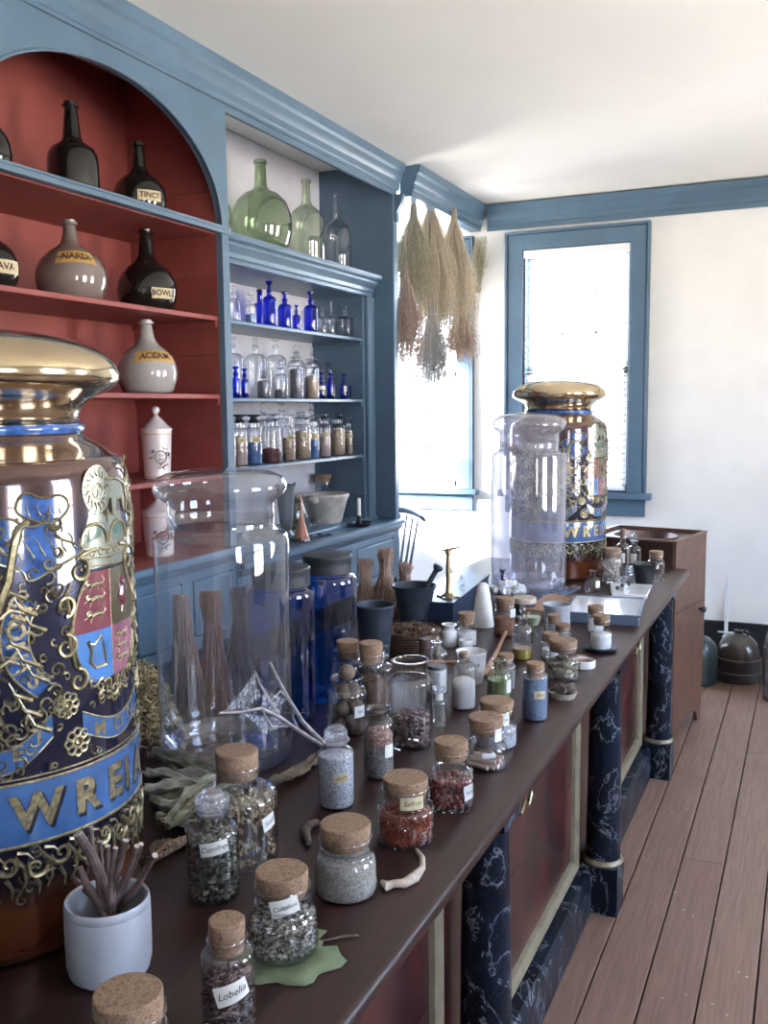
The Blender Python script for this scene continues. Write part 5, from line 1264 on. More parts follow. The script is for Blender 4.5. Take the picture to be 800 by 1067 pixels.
x, y, r, h = spot(491, 704, 31, 679)
h = .092; mg = MB().lathe([(0, 0), (r*.74, 0), (r*.78, .004), (r*.86, h*.3), (r*.94, h*.7), (r*.99, h*.94), (r*1.02, h*.985), (r*.99, h), (r*.93, h*.97), (r*.86, h*.6), (r*.72, .012), (0, .01)], 40)
P0 = at(491, 678, 2, TOP+h)
mgo = thing('white_cup', 'white lettered ceramic cup behind the white powder bottle', 'cup', (P0.x, P0.y, TOP)); mg.build('cup_body', 'ceramic_white', mgo, smooth=50)
lb = MB(); tv, tf = text2d('Juice', .019, .3); wrap_flat(lb, tv, tf, r*.94, face_cam(P0.x, P0.y, 8), h*.66, .0012); lb.build('lettering', 'ink', mgo, smooth=0)
sc = thing('wooden_scoop', 'small wooden scoop lying behind the white cup', 'scoop', at(508, 702, 2, TOP)); o0 = Vector(sc.location); tip = at(527, 672, 2, TOP)-o0
MB().tube([(0, 0, .014), tip*.35+Vector((0, 0, .02)), tip+Vector((0, 0, .045))], [.011, .007, .005], 10).build('handle', 'tan_wood', sc)
MB().ball((-tip.normalized()*.02+Vector((0, 0, .013))), (.024, .03, .012), 16, 9).build('scoop_bowl', 'tan_wood', sc)
P = at(462, 692, 2, TOP); sp = thing('wooden_spatula', 'short wooden spatula beside the little white pot', 'spatula', (P.x, P.y, TOP)); 
MB().tube([(-.05, -.03, .006), (0, 0, .006), (.045, .03, .006)], [.010, .007, .004], 8).build('spatula_blade', 'tan_wood', sp)
x, y, r, h = spot(526, 664, 23, 622)
vessel('corked jar of orange powder right of the white cone', x, y, r, h, rn=.82, gh=.80, zs=.58, zn=.66, corkr=1.02, fill=(.46, 'powder_orange', 'orange_powder', 'orange powder in the corked jar right of the cone', 'powder'), lab=dict(z=.62, w=.025, h=.03, off=45))
P = at(522, 625, 2, TOP); pk = MB().lathe([(0, 0), (.013, 0), (.016, .02), (.012, .06), (.006, .08), (0, .082)], 16).build('clay_plug', 'pink_clay', None, (P.x, P.y+.06, TOP)); tag(pk, 'pinkish clay plug standing behind the orange powder jar', 'plug')
x, y, r, h = spot(546, 642, 25, 622)
tn = thing('round_box', 'round dark box with tan lid behind the oil bottle', 'box', (x, y, TOP)); MB().lathe([(0, 0), (r*.92, 0), (r*.95, h*.7), (r*.8, h*.7)], 32).build('box_body', 'dark_iron', tn); MB().lathe([(r*.9, h*.68), (r*1.0, h*.68), (r*1.0, h*.96), (r*.97, h), (0, h)], 32).build('box_lid', 'root_pale', tn)
x, y, r, h = spot(544, 689, 21, 631)
vessel('clear stoppered bottle with a little golden oil at the bottom', x, y, r, h, name='glass_bottle', cat='bottle', rn=.36, gh=.80, zs=.52, zn=.64, close='ball', lip=.4, fill=(.20, 'oil_yellow', 'golden_oil', 'golden oil in the bottom of the stoppered bottle', 'oil', 0.))
x, y, r, h = spot(555, 664, 18, 638)
gcup = thing('glass_goblet', 'small pale green glass cup on a foot behind the oil bottle', 'cup', (x, y, TOP)); MB().lathe([(0, 0), (r*.7, 0), (r*.65, .004), (r*.2, .010), (r*.2, h*.3), (r*.6, h*.42), (r*.95, h*.7), (r, h), (r*.95, h)], 28).build('glass_body', 'glass_pale_green', gcup)
tag(MB().lathe([(0, h*.46), (r*.60, h*.46), (r*.9, h*.70), (r*.92, h*.82), (0, h*.82)], 24).build('pale_ointment', 'powder_white', None, (x, y, TOP)), 'pale ointment in the small green glass cup', 'ointment', kind='stuff')
x, y, r, h = spot(580, 662, 31, 629)
tag(MB().lathe([(0, 0), (r*.82, 0), (r*.86, .004), (r*.88, h*.3), (r*.86, h*.7), (r*.88, h*.86), (r*1.0, h*.97), (r*.98, h), (r*.88, h*.985), (r*.78, h*.85), (r*.76, h*.2), (0, h*.12)], 40).build('white_pot', 'crock_glaze', None, (x, y, TOP), smooth=50), 'white glazed pot with flared rim among the corked jars', 'pot')
for lab_, a, f, fl in (('corked brown stained jar directly before the white glazed pot', (577, 672, 17, 640), 'powder_brown', 'dark brown powder in the jar before the white glazed pot'),
                   ('slim corked jar right of the white glazed pot front', (586, 676, 18, 650), 'powder_tan', 'tan powder in the slim jar before the white glazed pot'),
                   ('corked jar of white powder left behind the leaf jar', (573, 688, 19, 659), 'powder_white', 'white powder in the corked jar left behind the leaf jar')):
    x, y, r, h = spot(*a); vessel(lab_, x, y, r, h, rn=.80, gh=.84, zs=.55, zn=.64, corkr=1.06, fill=(.36, f, 'powder', fl, 'powder'))
x, y, r, h = spot(586, 711, 36, 666)
vessel('wide corked jar of dried leaf pieces behind the fluted dish', x, y, r, h, rn=.78, gh=.84, zs=.46, zn=.54, corkr=1.02)
def flake(mb, p, a, rr):
    M = rrot(rr); s_ = rr.uniform(.007, .013); q = [p+M @ Vector(v)*s_ for v in ((-1, 0, 0), (0, -.5, .15), (1, 0, 0), (0, .5, .15))]
    for k in range(4):
        mx = math.hypot(q[k].x, q[k].y)
        if mx > .047: q[k].x *= .047/mx; q[k].y *= .047/mx
        q[k].z = max(q[k].z, .004)
    mb.add(q, [(0, 1, 2, 3)])
chunks('leaf_pieces', 'herb_olive', 'dried olive leaf pieces in the wide corked jar', 'leaves', x, y, TOP+.001, r*.95, .008, h*.44, flake, 420)
x, y, r, h = spot(586, 731, 30, 720)
fd = thing('fluted_dish', 'round white fluted dish with brown bark pieces at the counter edge', 'dish', (x, y, TOP))
fm = MB(); vs = []; fs = []; nn = 96; prof_ = [(0, .003), (r*.8, .0), (r*.84, .003), (r*.97, h*.9), (r*1.0, h), (r*.94, h*.97), (r*.80, .008), (0, .007)]
for rad, z in prof_:
    for k in range(nn): f_ = 1+(.022*math.cos(k*2*PI/3) if rad > r*.83 and z > .002 else 0); vs.append((rad*f_*math.cos(2*PI*k/nn), rad*f_*math.sin(2*PI*k/nn), z))
for j in range(len(prof_)-1):
    for k in range(nn): k2 = (k+1) % nn; fs.append((j*nn+k, j*nn+k2, (j+1)*nn+k2, (j+1)*nn+k))
fm.add(vs, fs).build('dish_wall', 'root_pale', fd, smooth=60)
rr = random.Random(2)
for i in range(9):
    a = i*2.4; q = r*.55*math.sqrt((i+.5)/9); L_ = rr.uniform(.016, .026)
    o = MB().tube([(-L_, 0, 0), (-L_*.3, .004, .004), (L_*.4, -.002, .005), (L_, .003, 0)], [.006, .0085, .008, .004], 7).build('bark_piece', 'root_dark', None, (x+q*math.cos(a), y+q*math.sin(a), TOP+.0165+.005*(i % 3)), smooth=50, rotz=rr.uniform(0, 3)); tag(o, 'rough brown bark piece in the fluted dish', 'bark', 'bark pieces in the fluted dish')
x, y, r, h = spot(608, 698, 24, 689)
tag(MB().lathe([(0, 0), (r*.95, 0), (r, .004), (r, h+.004), (r*.92, h+.006), (r*.88, .008), (0, .008)], 36).build('white_dish', 'ceramic_white', None, (x, y, TOP)), 'small white dish of brown paste right of the leaf jar', 'dish')
tag(MB().lathe([(0, .0085), (r*.87, .0085), (r*.87, h*.9), (0, h)], 30).build('brown_paste', 'chest_wood', None, (x, y, TOP)), 'brown paste filling the small white dish', 'paste', kind='stuff')
P = at(603, 683, 2, TOP+.03); tag(MB().lathe([(0, 0), (.026, 0), (.028, .004), (.028, .014), (.025, .018), (0, .018)], 28).build('wooden_disc', 'tan_wood', None, (P.x-.004, P.y+.03, TOP)), 'tan wooden disc behind the small white dish', 'disc')
x, y, r, h = spot(620, 661, 16, 631); vessel('corked jar with white label, behind the white powder jar by the slate', x, y, r*1.1, h, rn=.92, gh=.84, zs=.6, zn=.68, corkr=1.0, gm='glass_clear', lab=dict(z=.36, w=.04, h=.045, off=-10), fill=(.25, 'powder_white', 'white_powder', 'white powder in the labelled jar near the slate', 'powder'))
x, y, r, h = spot(626, 682, 36, 674); tag(MB().lathe([(0, 0), (r*.5, 0), (r*.9, .006), (r, .012), (r*.97, .013), (r*.5, .005), (0, .004)], 36).build('dark_saucer', 'dark_iron', None, (x, y, TOP), smooth=50), 'dark saucer under the rounded white powder jar', 'saucer')
x2, y2, r, h = spot(626, 679, 22.5, 641); vessel('rounded corked jar of white powder standing on a dark saucer', x, y, r, h, z0=TOP+.005, rn=.74, gh=.85, zs=.40, zn=.52, corkr=1.02, fill=(.42, 'powder_white', 'white_powder', 'white powder in the rounded jar on the dark saucer', 'powder', .3))
# slate tray, card, tile with pills
def slab(name, label, cat, quad, z0, th, m, bevel=.002, parent=None):
    vs = [(p[0], p[1], z0) for p in quad]+[(p[0], p[1], z0+th) for p in quad]
    o = MB().add(vs, [(3, 2, 1, 0), (4, 5, 6, 7), (0, 1, 5, 4), (1, 2, 6, 5), (2, 3, 7, 6), (3, 0, 4, 7)]).build(name, m, parent, bevel=bevel)
    if not parent: tag(o, label, cat)
    return o
tr = thing('slate_box', 'low dark box topped with a white glass slab near the far end of the counter', 'box', (-.70, 3.58, TOP))
MB().box(-.135, .135, -.17, .17, 0, .032).build('box_body', 'slate', tr, bevel=.002)
MB().box(-.128, .128, -.163, .163, .0325, .036).build('white_slab', 'white_tile', tr, bevel=.001)
MB().box(.128, .140, -.172, .172, .0325, .040).box(-.140, -.128, -.172, .172, .0325, .040).box(-.128, .128, .163, .172, .0325, .040).box(-.128, .128, -.172, -.163, .0325, .040).build('slab_frame', 'slate', tr, bevel=.001)
tr.rotation_euler.z = .10
cdx = slab('tan_card', 'tan wooden board left of the white topped low box', 'board', [(-.98, 3.44), (-.86, 3.42), (-.845, 3.74), (-.965, 3.76)], TOP, .030, 'tan_wood')
sl1 = slab('slate_plate', 'thin bluish slate plate under the cut glass bottle', 'plate', [(-1.06, 3.62), (-.955, 3.62), (-.90, 4.06), (-1.01, 4.06)], TOP, .010, 'slate')
tl = slab('pill_tile', 'white tile with dark pills beside the small black mortar', 'tile', [(-.74, 3.92), (-.60, 3.94), (-.615, 4.19), (-.80, 4.17)], TOP, .016, 'white_tile', .004)
for px, py in ((643, 613), (648, 610.5), (655, 608.5)):
    P = at(px, py, 2, TOP+.022); tag(MB().ball((0, 0, 0), .0085, 14, 9).build('pill', 'dark_pill', None, (P.x, P.y, TOP+.0245)), 'small round dark pill on the white tile', 'pill', 'pills on the white tile')
x, y, r, h = spot(671, 611, 27, 587); mortar('small black mortar standing on the far right of the counter', x, y, r, h, m='black_paint')
rr_ = MB().tube([(x-.07, y-.012, TOP+h+.002), (x-.02, y, TOP+h+.004), (x+.03, y, TOP+h-.008)], [.009, .006, .007], 10).build('glass_pestle', 'glass_grey', None); tag(rr_, 'pale glass pestle lying across the small black mortar', 'pestle')
x, y, r, h = spot(637, 609, 22, 571)
vessel('corked jar packed with white roots by the gold lidded jar', x, y, r, h, rn=.84, gh=.90, zs=.64, zn=.74, corkr=.98)
def rootbit(mb, p, a, rr):
    d = Vector((-math.sin(a)*rr.uniform(-.5, .5), math.cos(a)*rr.uniform(-.5, .5), rr.uniform(-1, 1))).normalized()*.016
    q = [p-d, p+d*.2, p+d]
    q = [Vector((v.x, v.y, max(v.z, .006))) for v in q]
    mb.tube(q, [.003, .0048, .0018], 6)
chunks('white_roots', 'bone_mix', 'knobbly white roots packed in the corked jar by the gold lidded jar', 'roots', x, y, TOP+.001, r*.84, .01, h*.62, rootbit, 190)
for lab_, a, cl in (('tall clear bottle behind the white root jar, left of its twin', (648, 603, 14, 551), 'plug'), ('tall clear bottle right behind the small black mortar', (660, 600, 14, 556), 'ball')):
    x, y, r, h = spot(*a); vessel(lab_, x, y, r, h, name='glass_bottle', cat='bottle', rn=.45, gh=.84, zs=.6, zn=.7, close=cl, lip=.3, lab=dict(z=.42, w=.028, h=.045, off=-5))
x, y, r, h = spot(683, 606, 17, 574); vessel('corked jar at the far right corner of the counter behind the black mortar', x, y, r, h, rn=.80, gh=.84, zs=.6, zn=.68, corkr=1.04, lab=dict(z=.5, w=.025, h=.02))
x, y, r, h = spot(617, 618, 17, 594); vessel('round bellied clear decanter in front of the gold lidded jar', x, y, r, h, name='decanter', cat='bottle', rn=.36, gh=1., zs=.16, zn=.70, close=None, lip=.5, lab=dict(z=.4, w=.022, h=.03, off=40))
x, y, r, h = spot(581, 614, 17, 581); vessel('cut glass stoppered bottle standing on the bluish slate plate', x, y, r, h, z0=TOP+.0103, name='decanter', cat='bottle', rn=.38, gh=.74, zs=.48, zn=.58, close='cross', lip=.4, square=True, lab=dict(z=.22, w=.04, h=.022, off=20))
# glass bowl of pale crystals
P = at(540, 627, 2, TOP); gb = thing('glass_bowl', 'wide shallow glass bowl at the foot of the far clear jar', 'bowl', (P.x-.03, P.y-.05, TOP)); R1 = .092
MB().lathe([(0, .004), (R1*.5, 0), (R1*.6, .004), (R1*.95, .035), (R1*1.0, .055)], 44).build('glass_body', 'glass_clear', gb)
cm = MB(); rr = random.Random(3)
for i in range(60):
    a = rr.uniform(0, 6.28); q = math.sqrt(rr.random())*.68*R1; s_ = rr.uniform(.016, .03); cm.ball((q*math.cos(a), q*math.sin(a), .03+.055*(1-(q/R1)**2)*rr.uniform(.5, 1)), (s_, s_*.7, s_*.6), 6, 4, rrot(rr))
tag(cm.build('pale_crystals', 'crystal', None, (P.x-.03, P.y-.05, TOP), smooth=0), 'heap of pale translucent crystals in the shallow glass bowl', 'crystals', kind='stuff')

# ------------------------------------------------------------------ red cabinet bottles
def onion(label, cx, w, yt, z0, X, m, neck=.17, bodyh=.62, lab=None, kind='onion', lipk=1.35, name='glass_bottle'):
    x, y, r, h = shelf_spot(cx, w, yt, X, z0); root = thing(name, label, 'bottle', (x, y, z0))
    hb = h*bodyh; n_ = r*neck
    if kind == 'onion':
        p = [(0, .012), (r*.5, .004), (r*.72, 0), (r*.84, hb*.06), (r*.97, hb*.27), (r, hb*.42), (r*.97, hb*.58), (r*.86, hb*.75), (r*.66, hb*.89), (r*.45, hb*.98), (n_*1.7, hb*1.06), (n_*1.35, hb*1.16), (n_*1.15, h*.84), (n_, h*.93)]
    else:
        p = [(0, .014), (r*.5, .006), (r*.88, 0), (r*.97, hb*.03), (r, hb*.12), (r*1.0, hb*.66), (r*.96, hb*.80), (r*.82, hb*.92), (r*.55, hb*1.0), (n_*1.75, hb*1.05), (n_*1.5, hb*1.12), (n_*1.15, h*.85), (n_, h*.94)]
    p += [(n_*lipk, h*.945), (n_*lipk, h*.965), (n_*1.05, h*.975), (n_*1.08, h-.002), (n_*.9, h), (n_*.7, h-.003), (n_*.65, h*.9), (0, h*.88)]
    MB().lathe(p, 48).build('bottle_body', m, root, smooth=50)
    if lab:
        text, zf, off, tilt, lm, wd, ht = lab
        # band laid on the curved shoulder
        def rad(z):
            for (r0, z0_), (r1, z1_) in zip(p, p[1:]):
                if z0_ <= z <= z1_ and z1_ > z0_: return r0+(r1-r0)*(z-z0_)/(z1_-z0_)
            return r
        ang = face_cam(x, y, off); mb = MB(); nn = 14; vs = []; fs = []
        def pos(u, v, out):
            vv = hb*zf+v-(u*u)*.9*tilt; R0 = rad(vv)+out; a = ang+u/max(.03, rad(hb*zf)); return (R0*math.cos(a), R0*math.sin(a), vv)
        for j in range(4):
            for i in range(nn+1): vs.append(pos(-wd/2+wd*i/nn, -ht/2+ht*j/3, .0012))
        for j in range(3):
            for i in range(nn): a = j*(nn+1)+i; fs.append((a, a+1, a+nn+2, a+nn+1))
        o = mb.add(vs, fs).build('painted_label', lm, root, smooth=60)
        tv, tf = text2d(text, ht*.72, 0, .0008); MB().add([pos(u, v, .0026) for u, v in tv], tf).build('lettering', 'label_ink', o, smooth=0)
    return root
S1, S2, S3, S4, S5 = 2.4685, 2.1005, 1.7675, 1.4205, 1.1005
XR = -2.50
onion('dark bottle cut by the left edge on the top red shelf', -14, 52, 92, S1, XR, 'bottle_black')
onion('tall black bottle with cylindrical body on the top red shelf', 77, 53, 106, S1, XR, 'bottle_black', .24, .57, kind='cyl')
onion('black onion shaped bottle with pale label band on the top red shelf', 146, 56, 148, S1, XR, 'bottle_black', .2, .58, ('TINCT', .42, 22, .0, 'label_cream', .10, .04))
onion('dark bottle with pale TEAVA label cut by the left edge on the second red shelf', -12, 62, 217, S2, XR, 'bottle_black', .2, .62, ('TEAVA', .42, 24, 0, 'label_cream', .16, .045))
onion('big greyish globe bottle with a gilt NARD label on the second red shelf', 75, 73, 229, S2, XR, 'bottle_grey', .17, .66, ('NARDI', .77, 10, 1.5, 'label_gold', .135, .046))
onion('black onion shaped bottle with a low pale label on the second red shelf', 154, 62, 239, S2, XR, 'bottle_black', .2, .60, ('BOWLS', .33, 32, 0, 'label_cream', .10, .042))
onion('grey white globe bottle with gilt ACIDUM label on the third red shelf', 154, 62, 333, S3, XR, 'bottle_stone', .2, .66, ('ACIDUM', .76, 20, 1.4, 'label_gold', .165, .046))
onion('dark bottle whose tip peeps over the big gold lid', 72, 60, 355, S3, XR, 'bottle_black', .14, .60)
def gallipot(label, cx, w, yt, z0):
    x, y, r, h = shelf_spot(cx, w, yt, XR+.03, z0); root = thing('porcelain_jar', label, 'jar', (x, y, z0), 0, 'lidded porcelain drug jars')
    hb = h*.66
    MB().lathe([(0, 0), (r*.86, 0), (r*.9, .004), (r*.88, hb*.06), (r*.90, hb*.3), (r*.98, hb*.8), (r*1.0, hb*.95), (r*1.0, hb), (r*.9, hb)], 40).build('jar_body', 'porcelain_pink', root, smooth=50)
    MB().lathe([(r*.9, hb-.002), (r*1.06, hb+.001), (r*1.06, hb+.008), (r*.98, hb+.012), (r*.80, hb+h*.07), (r*.45, hb+h*.15), (r*.2, hb+h*.20), (r*.14, hb+h*.225), (r*.25, hb+h*.25), (r*.30, hb+h*.285), (r*.22, hb+h*.325), (0, h)], 40).build('jar_lid', 'porcelain_pink', root, smooth=50)
    g = MB()
    for z in (hb*.045, hb*.93): g.lathe([(r*1.001, z-.002), (r*1.004, z), (r*1.001, z+.002)] if z > hb*.5 else [(r*.892, z-.002), (r*.896, z), (r*.892, z+.002)], 40)
    g.build('gold_line', 'label_gold', root)
    a0 = face_cam(x, y, 14); d = MB(); rr = random.Random(1); RR = r*.95
    def up(u, v, o=.0035): a = a0+u/RR; return ((RR+o)*math.cos(a), (RR+o)*math.sin(a), hb*.46+v)
    d.tube([up(.023*math.cos(t*.5), .026*math.sin(t*.5)) for t in range(14)], .0018, 5)
    for i in range(26):
        t = rr.uniform(0, 6.28); q = rr.uniform(.028, .042); u, v = q*math.cos(t), q*1.15*math.sin(t); d.tube([up(u, v), up(u+rr.gauss(0, .006), v+rr.gauss(0, .006))], [.003, .001], 5)
    pd = d.build('painted_wreath', 'ink', root)
    for k, (s_, v) in enumerate((('Pulv', .008), ('Jalap', -.009))): tv, tf = text2d(s_, .012, .2); MB().add([up(u, c+v, .003) for u, c in tv], tf).build('lettering', 'ink', pd, smooth=0)
gallipot('white lidded porcelain jar with painted wreath on the fourth red shelf', 164, 31, 423, S4)
gallipot('white lidded porcelain jar on the lowest red shelf, seen through the clear jar', 166, 33, 512, S5)

# ------------------------------------------------------------------ carboys in the upper niche
def carboy(label, cx, w, yt, m, bodyh, kind, X=-2.56):
    x, y, r, h = shelf_spot(cx, w, yt, X, 2.4745); root = thing('carboy', label, 'bottle', (x, y, 2.4745)); n_ = r*(.17 if kind == 'globe' else .22)
    hb = h*bodyh
    if kind == 'globe': p = [(0, .02), (r*.5, .008), (r*.7, 0), (r*.84, hb*.08), (r*.97, hb*.3), (r, hb*.46), (r*.96, hb*.64), (r*.82, hb*.82), (r*.58, hb*.94), (n_*1.8, hb*1.0), (n_*1.25, hb*1.06), (n_*1.05, h*.9), (n_, h*.955)]
    else: p = [(0, .02), (r*.6, .006), (r*.9, 0), (r, hb*.06), (r, hb*.68), (r*.96, hb*.80), (r*.82, hb*.91), (r*.55, hb*.985), (n_*1.6, hb*1.03), (n_*1.2, hb*1.1), (n_*1.02, h*.9), (n_, h*.955)]
    p += [(n_*1.3, h*.96), (n_*1.3, h*.99), (n_*1.1, h), (n_*.9, h-.002)]
    MB().lathe(p, 48).build('bottle_body', m, root, smooth=50)
    MB().lathe([(r*q, z+.012) for q, z in ((0, .04), (.35, .03), (.6, .012), (.78, .004))], 40).build('bottle_kick', m, root)
carboy('large green globe carboy with long neck above the hutch', 273, 64, 167, 'glass_green', .68, 'globe')
carboy('pale green cylindrical carboy, middle of the row above the hutch', 320, 38, 187, 'glass_pale_green', .68, 'cyl')
carboy('dim clear carboy at the right end above the hutch', 352, 29, 202, 'glass_grey', .66, 'cyl', -2.60)
carboy('pale green carboy half hidden by the blue upright at the left end above the hutch', 229, 25, 186, 'glass_pale_green', .66, 'cyl')

# ------------------------------------------------------------------ hutch bottles
XH, XB = -2.56, -2.68
def hb(label, cx, w, yt, z, X=XH, gm='glass_grey', close='disc', rn=.36, zs=.52, zn=.64, gh=.80, fill=None, lab=None, group=None, cat='bottle', name='glass_bottle', stm=None, square=False, lip=.25):
    x, y, r, h = shelf_spot(cx, w*1.06, yt, X, z); vessel(label, x, y, r, h, z0=z+.0005, name=name, cat=cat, rn=rn, zs=zs, zn=zn, gh=gh, close=close, gm=gm, fill=fill, lab=lab, seg=24, stm=stm, square=square, lip=lip, group=group)
z = HS[0]; gp = 'bottles on the top hutch shelf'
hb('clear stoppered bottle at the left end of the top hutch shelf', 244, 12, 297, z, rn=.4, close='ball', group=gp)
hb('clear bottle with small label and blue lower part, second on the top hutch shelf', 261, 11, 305, z, rn=.55, lab=dict(z=.45, w=.022, h=.03, off=20), fill=(.32, 'powder_blue', 'blue_powder', 'blue powder in the labelled bottle on the top hutch shelf', 'powder'), group=gp)
hb('blue square shouldered bottle behind the tallest blue one on the top hutch shelf', 271, 11, 301, z, XB, 'glass_cobalt', 'plug', .5, .62, .66, .97, group=gp, stm='glass_cobalt')
hb('tallest cobalt blue bottle on the top hutch shelf', 281, 14, 293, z, gm='glass_cobalt', group=gp, zs=.56, zn=.68)
hb('second tall cobalt blue bottle right of the tallest on the top hutch shelf', 297, 14, 304, z, gm='glass_cobalt', group=gp, zs=.56, zn=.68)
hb('small cobalt blue bottle between two tall ones on the top hutch shelf', 309, 8, 318, z, gm='glass_cobalt', group=gp)
hb('slim clear vial behind the small blue bottle on the top hutch shelf', 315, 5, 324, z, XB, close=None, rn=.6, gh=1., group=gp)
hb('rightmost cobalt blue bottle on the top hutch shelf', 324, 14, 304, z, gm='glass_cobalt', group=gp, zs=.56, zn=.68)
hb('small clear bottle right of the blue ones on the top hutch shelf', 336, 8, 319, z, close='ball', group=gp)
hb('slender clear bottle with very long neck on the top hutch shelf', 345, 7.5, 311, z, close=None, rn=.42, zs=.42, zn=.54, gh=1., group=gp)
hb('squarish clear bottle at the right end of the top hutch shelf', 360, 14, 320, z, close=None, rn=.34, zs=.62, zn=.7, gh=1., lip=.6, square=True, group=gp)
z = HS[1]; gp = 'bottles on the middle hutch shelf'
for i, (cx, w, yt, cl) in enumerate(((243, 22, 351, 'disc'), (267, 21.5, 352, 'ball'), (288, 20.5, 353, 'disc'), (309, 17, 360, 'ball'), (326, 17, 362, 'ball'), (343, 15, 363, None))):
    hb('large clear bottle at the back of the middle hutch shelf, %s' % ['leftmost of six', 'second of six', 'third of six', 'fourth of six', 'fifth of six', 'rightmost of six'][i], cx, w, yt, z, -2.72, close=cl, rn=.28, zs=.62, zn=.74, gh=.88 if cl else 1., group=gp)
hb('little cobalt bottle at the left end of the middle hutch shelf', 246, 9, 382, z, gm='glass_cobalt', rn=.55, group=gp)
hb('shorter little cobalt bottle second on the middle hutch shelf', 255, 8, 384, z, gm='glass_cobalt', rn=.5, group=gp)
hb('small bottle two thirds full of brownish powder on the middle hutch shelf', 275, 13, 386, z, rn=.45, close='ball', fill=(.62, 'powder_grey', 'brown_powder', 'brownish powder in the small bottle on the middle hutch shelf', 'powder'), group=gp)
hb('slim clear jar with a little dark powder on the middle hutch shelf', 293, 13.5, 375, z, rn=.5, close='ball', fill=(.22, 'powder_grey', 'dark_powder', 'a little dark powder in the slim jar on the middle hutch shelf', 'powder'), group=gp)
hb('tall clear jar full of grey powder on the middle hutch shelf', 309, 13.5, 372, z, rn=.6, zs=.74, zn=.8, gh=.9, fill=(.70, 'powder_grey', 'grey_powder', 'grey powder nearly filling the jar on the middle hutch shelf', 'powder'), group=gp)
hb('clear jar of slanting tan powder on the middle hutch shelf', 325, 14.5, 374, z, rn=.6, zs=.74, zn=.8, gh=.9, fill=(.52, 'powder_tan', 'tan_powder', 'tan powder in the jar on the middle hutch shelf', 'powder', .4), group=gp)
hb('cobalt bottle with white label band on the middle hutch shelf', 335, 8.5, 388, z, gm='glass_cobalt', rn=.5, lab=dict(z=.42, w=.045, h=.022), group=gp)
hb('plain cobalt bottle right of the labelled one on the middle hutch shelf', 344.5, 8.5, 389, z, gm='glass_cobalt', rn=.5, group=gp)
hb('cobalt bottle with small square label on the middle hutch shelf', 358, 8, 390, z, gm='glass_cobalt', rn=.5, lab=dict(z=.42, w=.018, h=.03, off=25), group=gp)
hb('rightmost dull blue bottle on the middle hutch shelf', 366.5, 7, 390, z, gm='glass_cobalt', rn=.6, close='ball', group=gp)
z = HS[2]; gp = 'jars on the lowest hutch shelf'
for i, (cx, w, yt, X, cl) in enumerate(((241, 12, 421, XB-.03, 'disc'), (275, 14, 420, XB-.03, 'ball'), (294, 18, 419, XB-.03, 'disc'), (325, 16, 418, XB-.03, 'disc'))):
    hb('clear bottle at the back of the lowest hutch shelf, %s' % ['leftmost', 'second from left', 'third from left', 'rightmost'][i], cx, w, yt, z, X, close=cl, rn=.34, zs=.6, zn=.72, gh=.86, group=gp)
L3 = [(241, 9, 436, 'powder_pink', .6, 'disc', 'sliver of a jar at the left end'), (250, 15, 432, 'powder_pink', .56, 'disc', 'jar of pinkish powder, first'), (265, 15, 432, 'powder_blue', .42, 'disc', 'jar with blue content, second'), (283, 19, 431, 'mix_red', .28, 'disc', 'broad jar with dark red grains, third'), (301, 13, 432, 'powder_tan', .48, None, 'narrow jar of tan powder, fourth'), (315, 17, 429, 'powder_tan', .58, 'ball', 'broad labelled jar of tan powder, fifth'), (327, 10.5, 432, 'powder_blue', .42, 'ball', 'narrow jar with blue grey content, sixth'), (338, 12.5, 430, 'powder_pink', .46, 'ball', 'jar of pale pink powder, seventh'), (352, 15, 430, 'powder_tan', .62, 'ball', 'jar full of mottled tan grains, eighth'), (363.5, 8, 435, 'powder_tan', .62, None, 'thin jar at the right end')]
for i, (cx, w, yt, f, lv, cl, d) in enumerate(L3):
    hb(d+' of the front row, lowest hutch shelf', cx, w, yt, z, XH, close=cl, rn=.70, zs=.64, zn=.74, gh=.88 if cl else 1., cat='jar', name='glass_jar', stm='dark_iron' if cl == 'disc' and i != 3 else 'glass_grey',
       fill=(lv, f, 'powder', 'filling of the '+d+', lowest hutch shelf', 'powder'), lab=None if i in (0, 3) else dict(z=.50, w=.04, h=.028, off=16, m='label_cream', text=['Sp', 'Al', 'Ca', 'Ru', 'Ma', 'Se', 'Ge', 'Ol', 'Pi', 'An'][i], tsize=.02), group=gp)

# things on the hutch ledge
ZL = LEDGE+.0205; ZF = LEDGE
P = shelf_spot(298, 20, 505, -2.52, ZL); x, y, r, h = P
pt_ = thing('pewter_jug', 'grey pewter jug with pouring lip on the hutch ledge, partly behind the clear jar', 'jug', (x, y, ZL)); MB().lathe([(0, 0), (r*.8, 0), (r*.75, .008), (r*.5, .025), (r*.7, h*.3), (r*.85, h*.6), (r*.95, h*.9), (r*1.1, h), (r*1.0, h*.98)], 30).build('jug_body', 'pewter', pt_); MB().tube([(r*.2, r*1.0, h*.95), (r*.3, r*1.45, h*1.02), (r*.1, r*1.1, h*.88)], [.012, .006, .008], 8).build('spout', 'pewter', pt_)
x, y, r, h = shelf_spot(308, 22, 516, -2.60, ZL); vessel('round green glass flask on the hutch ledge behind the copper funnel', x, y, r, h, z0=ZL, name='glass_bottle', cat='bottle', rn=.4, gh=1., zs=.3, zn=.85, close=None, gm='glass_green', seg=24)
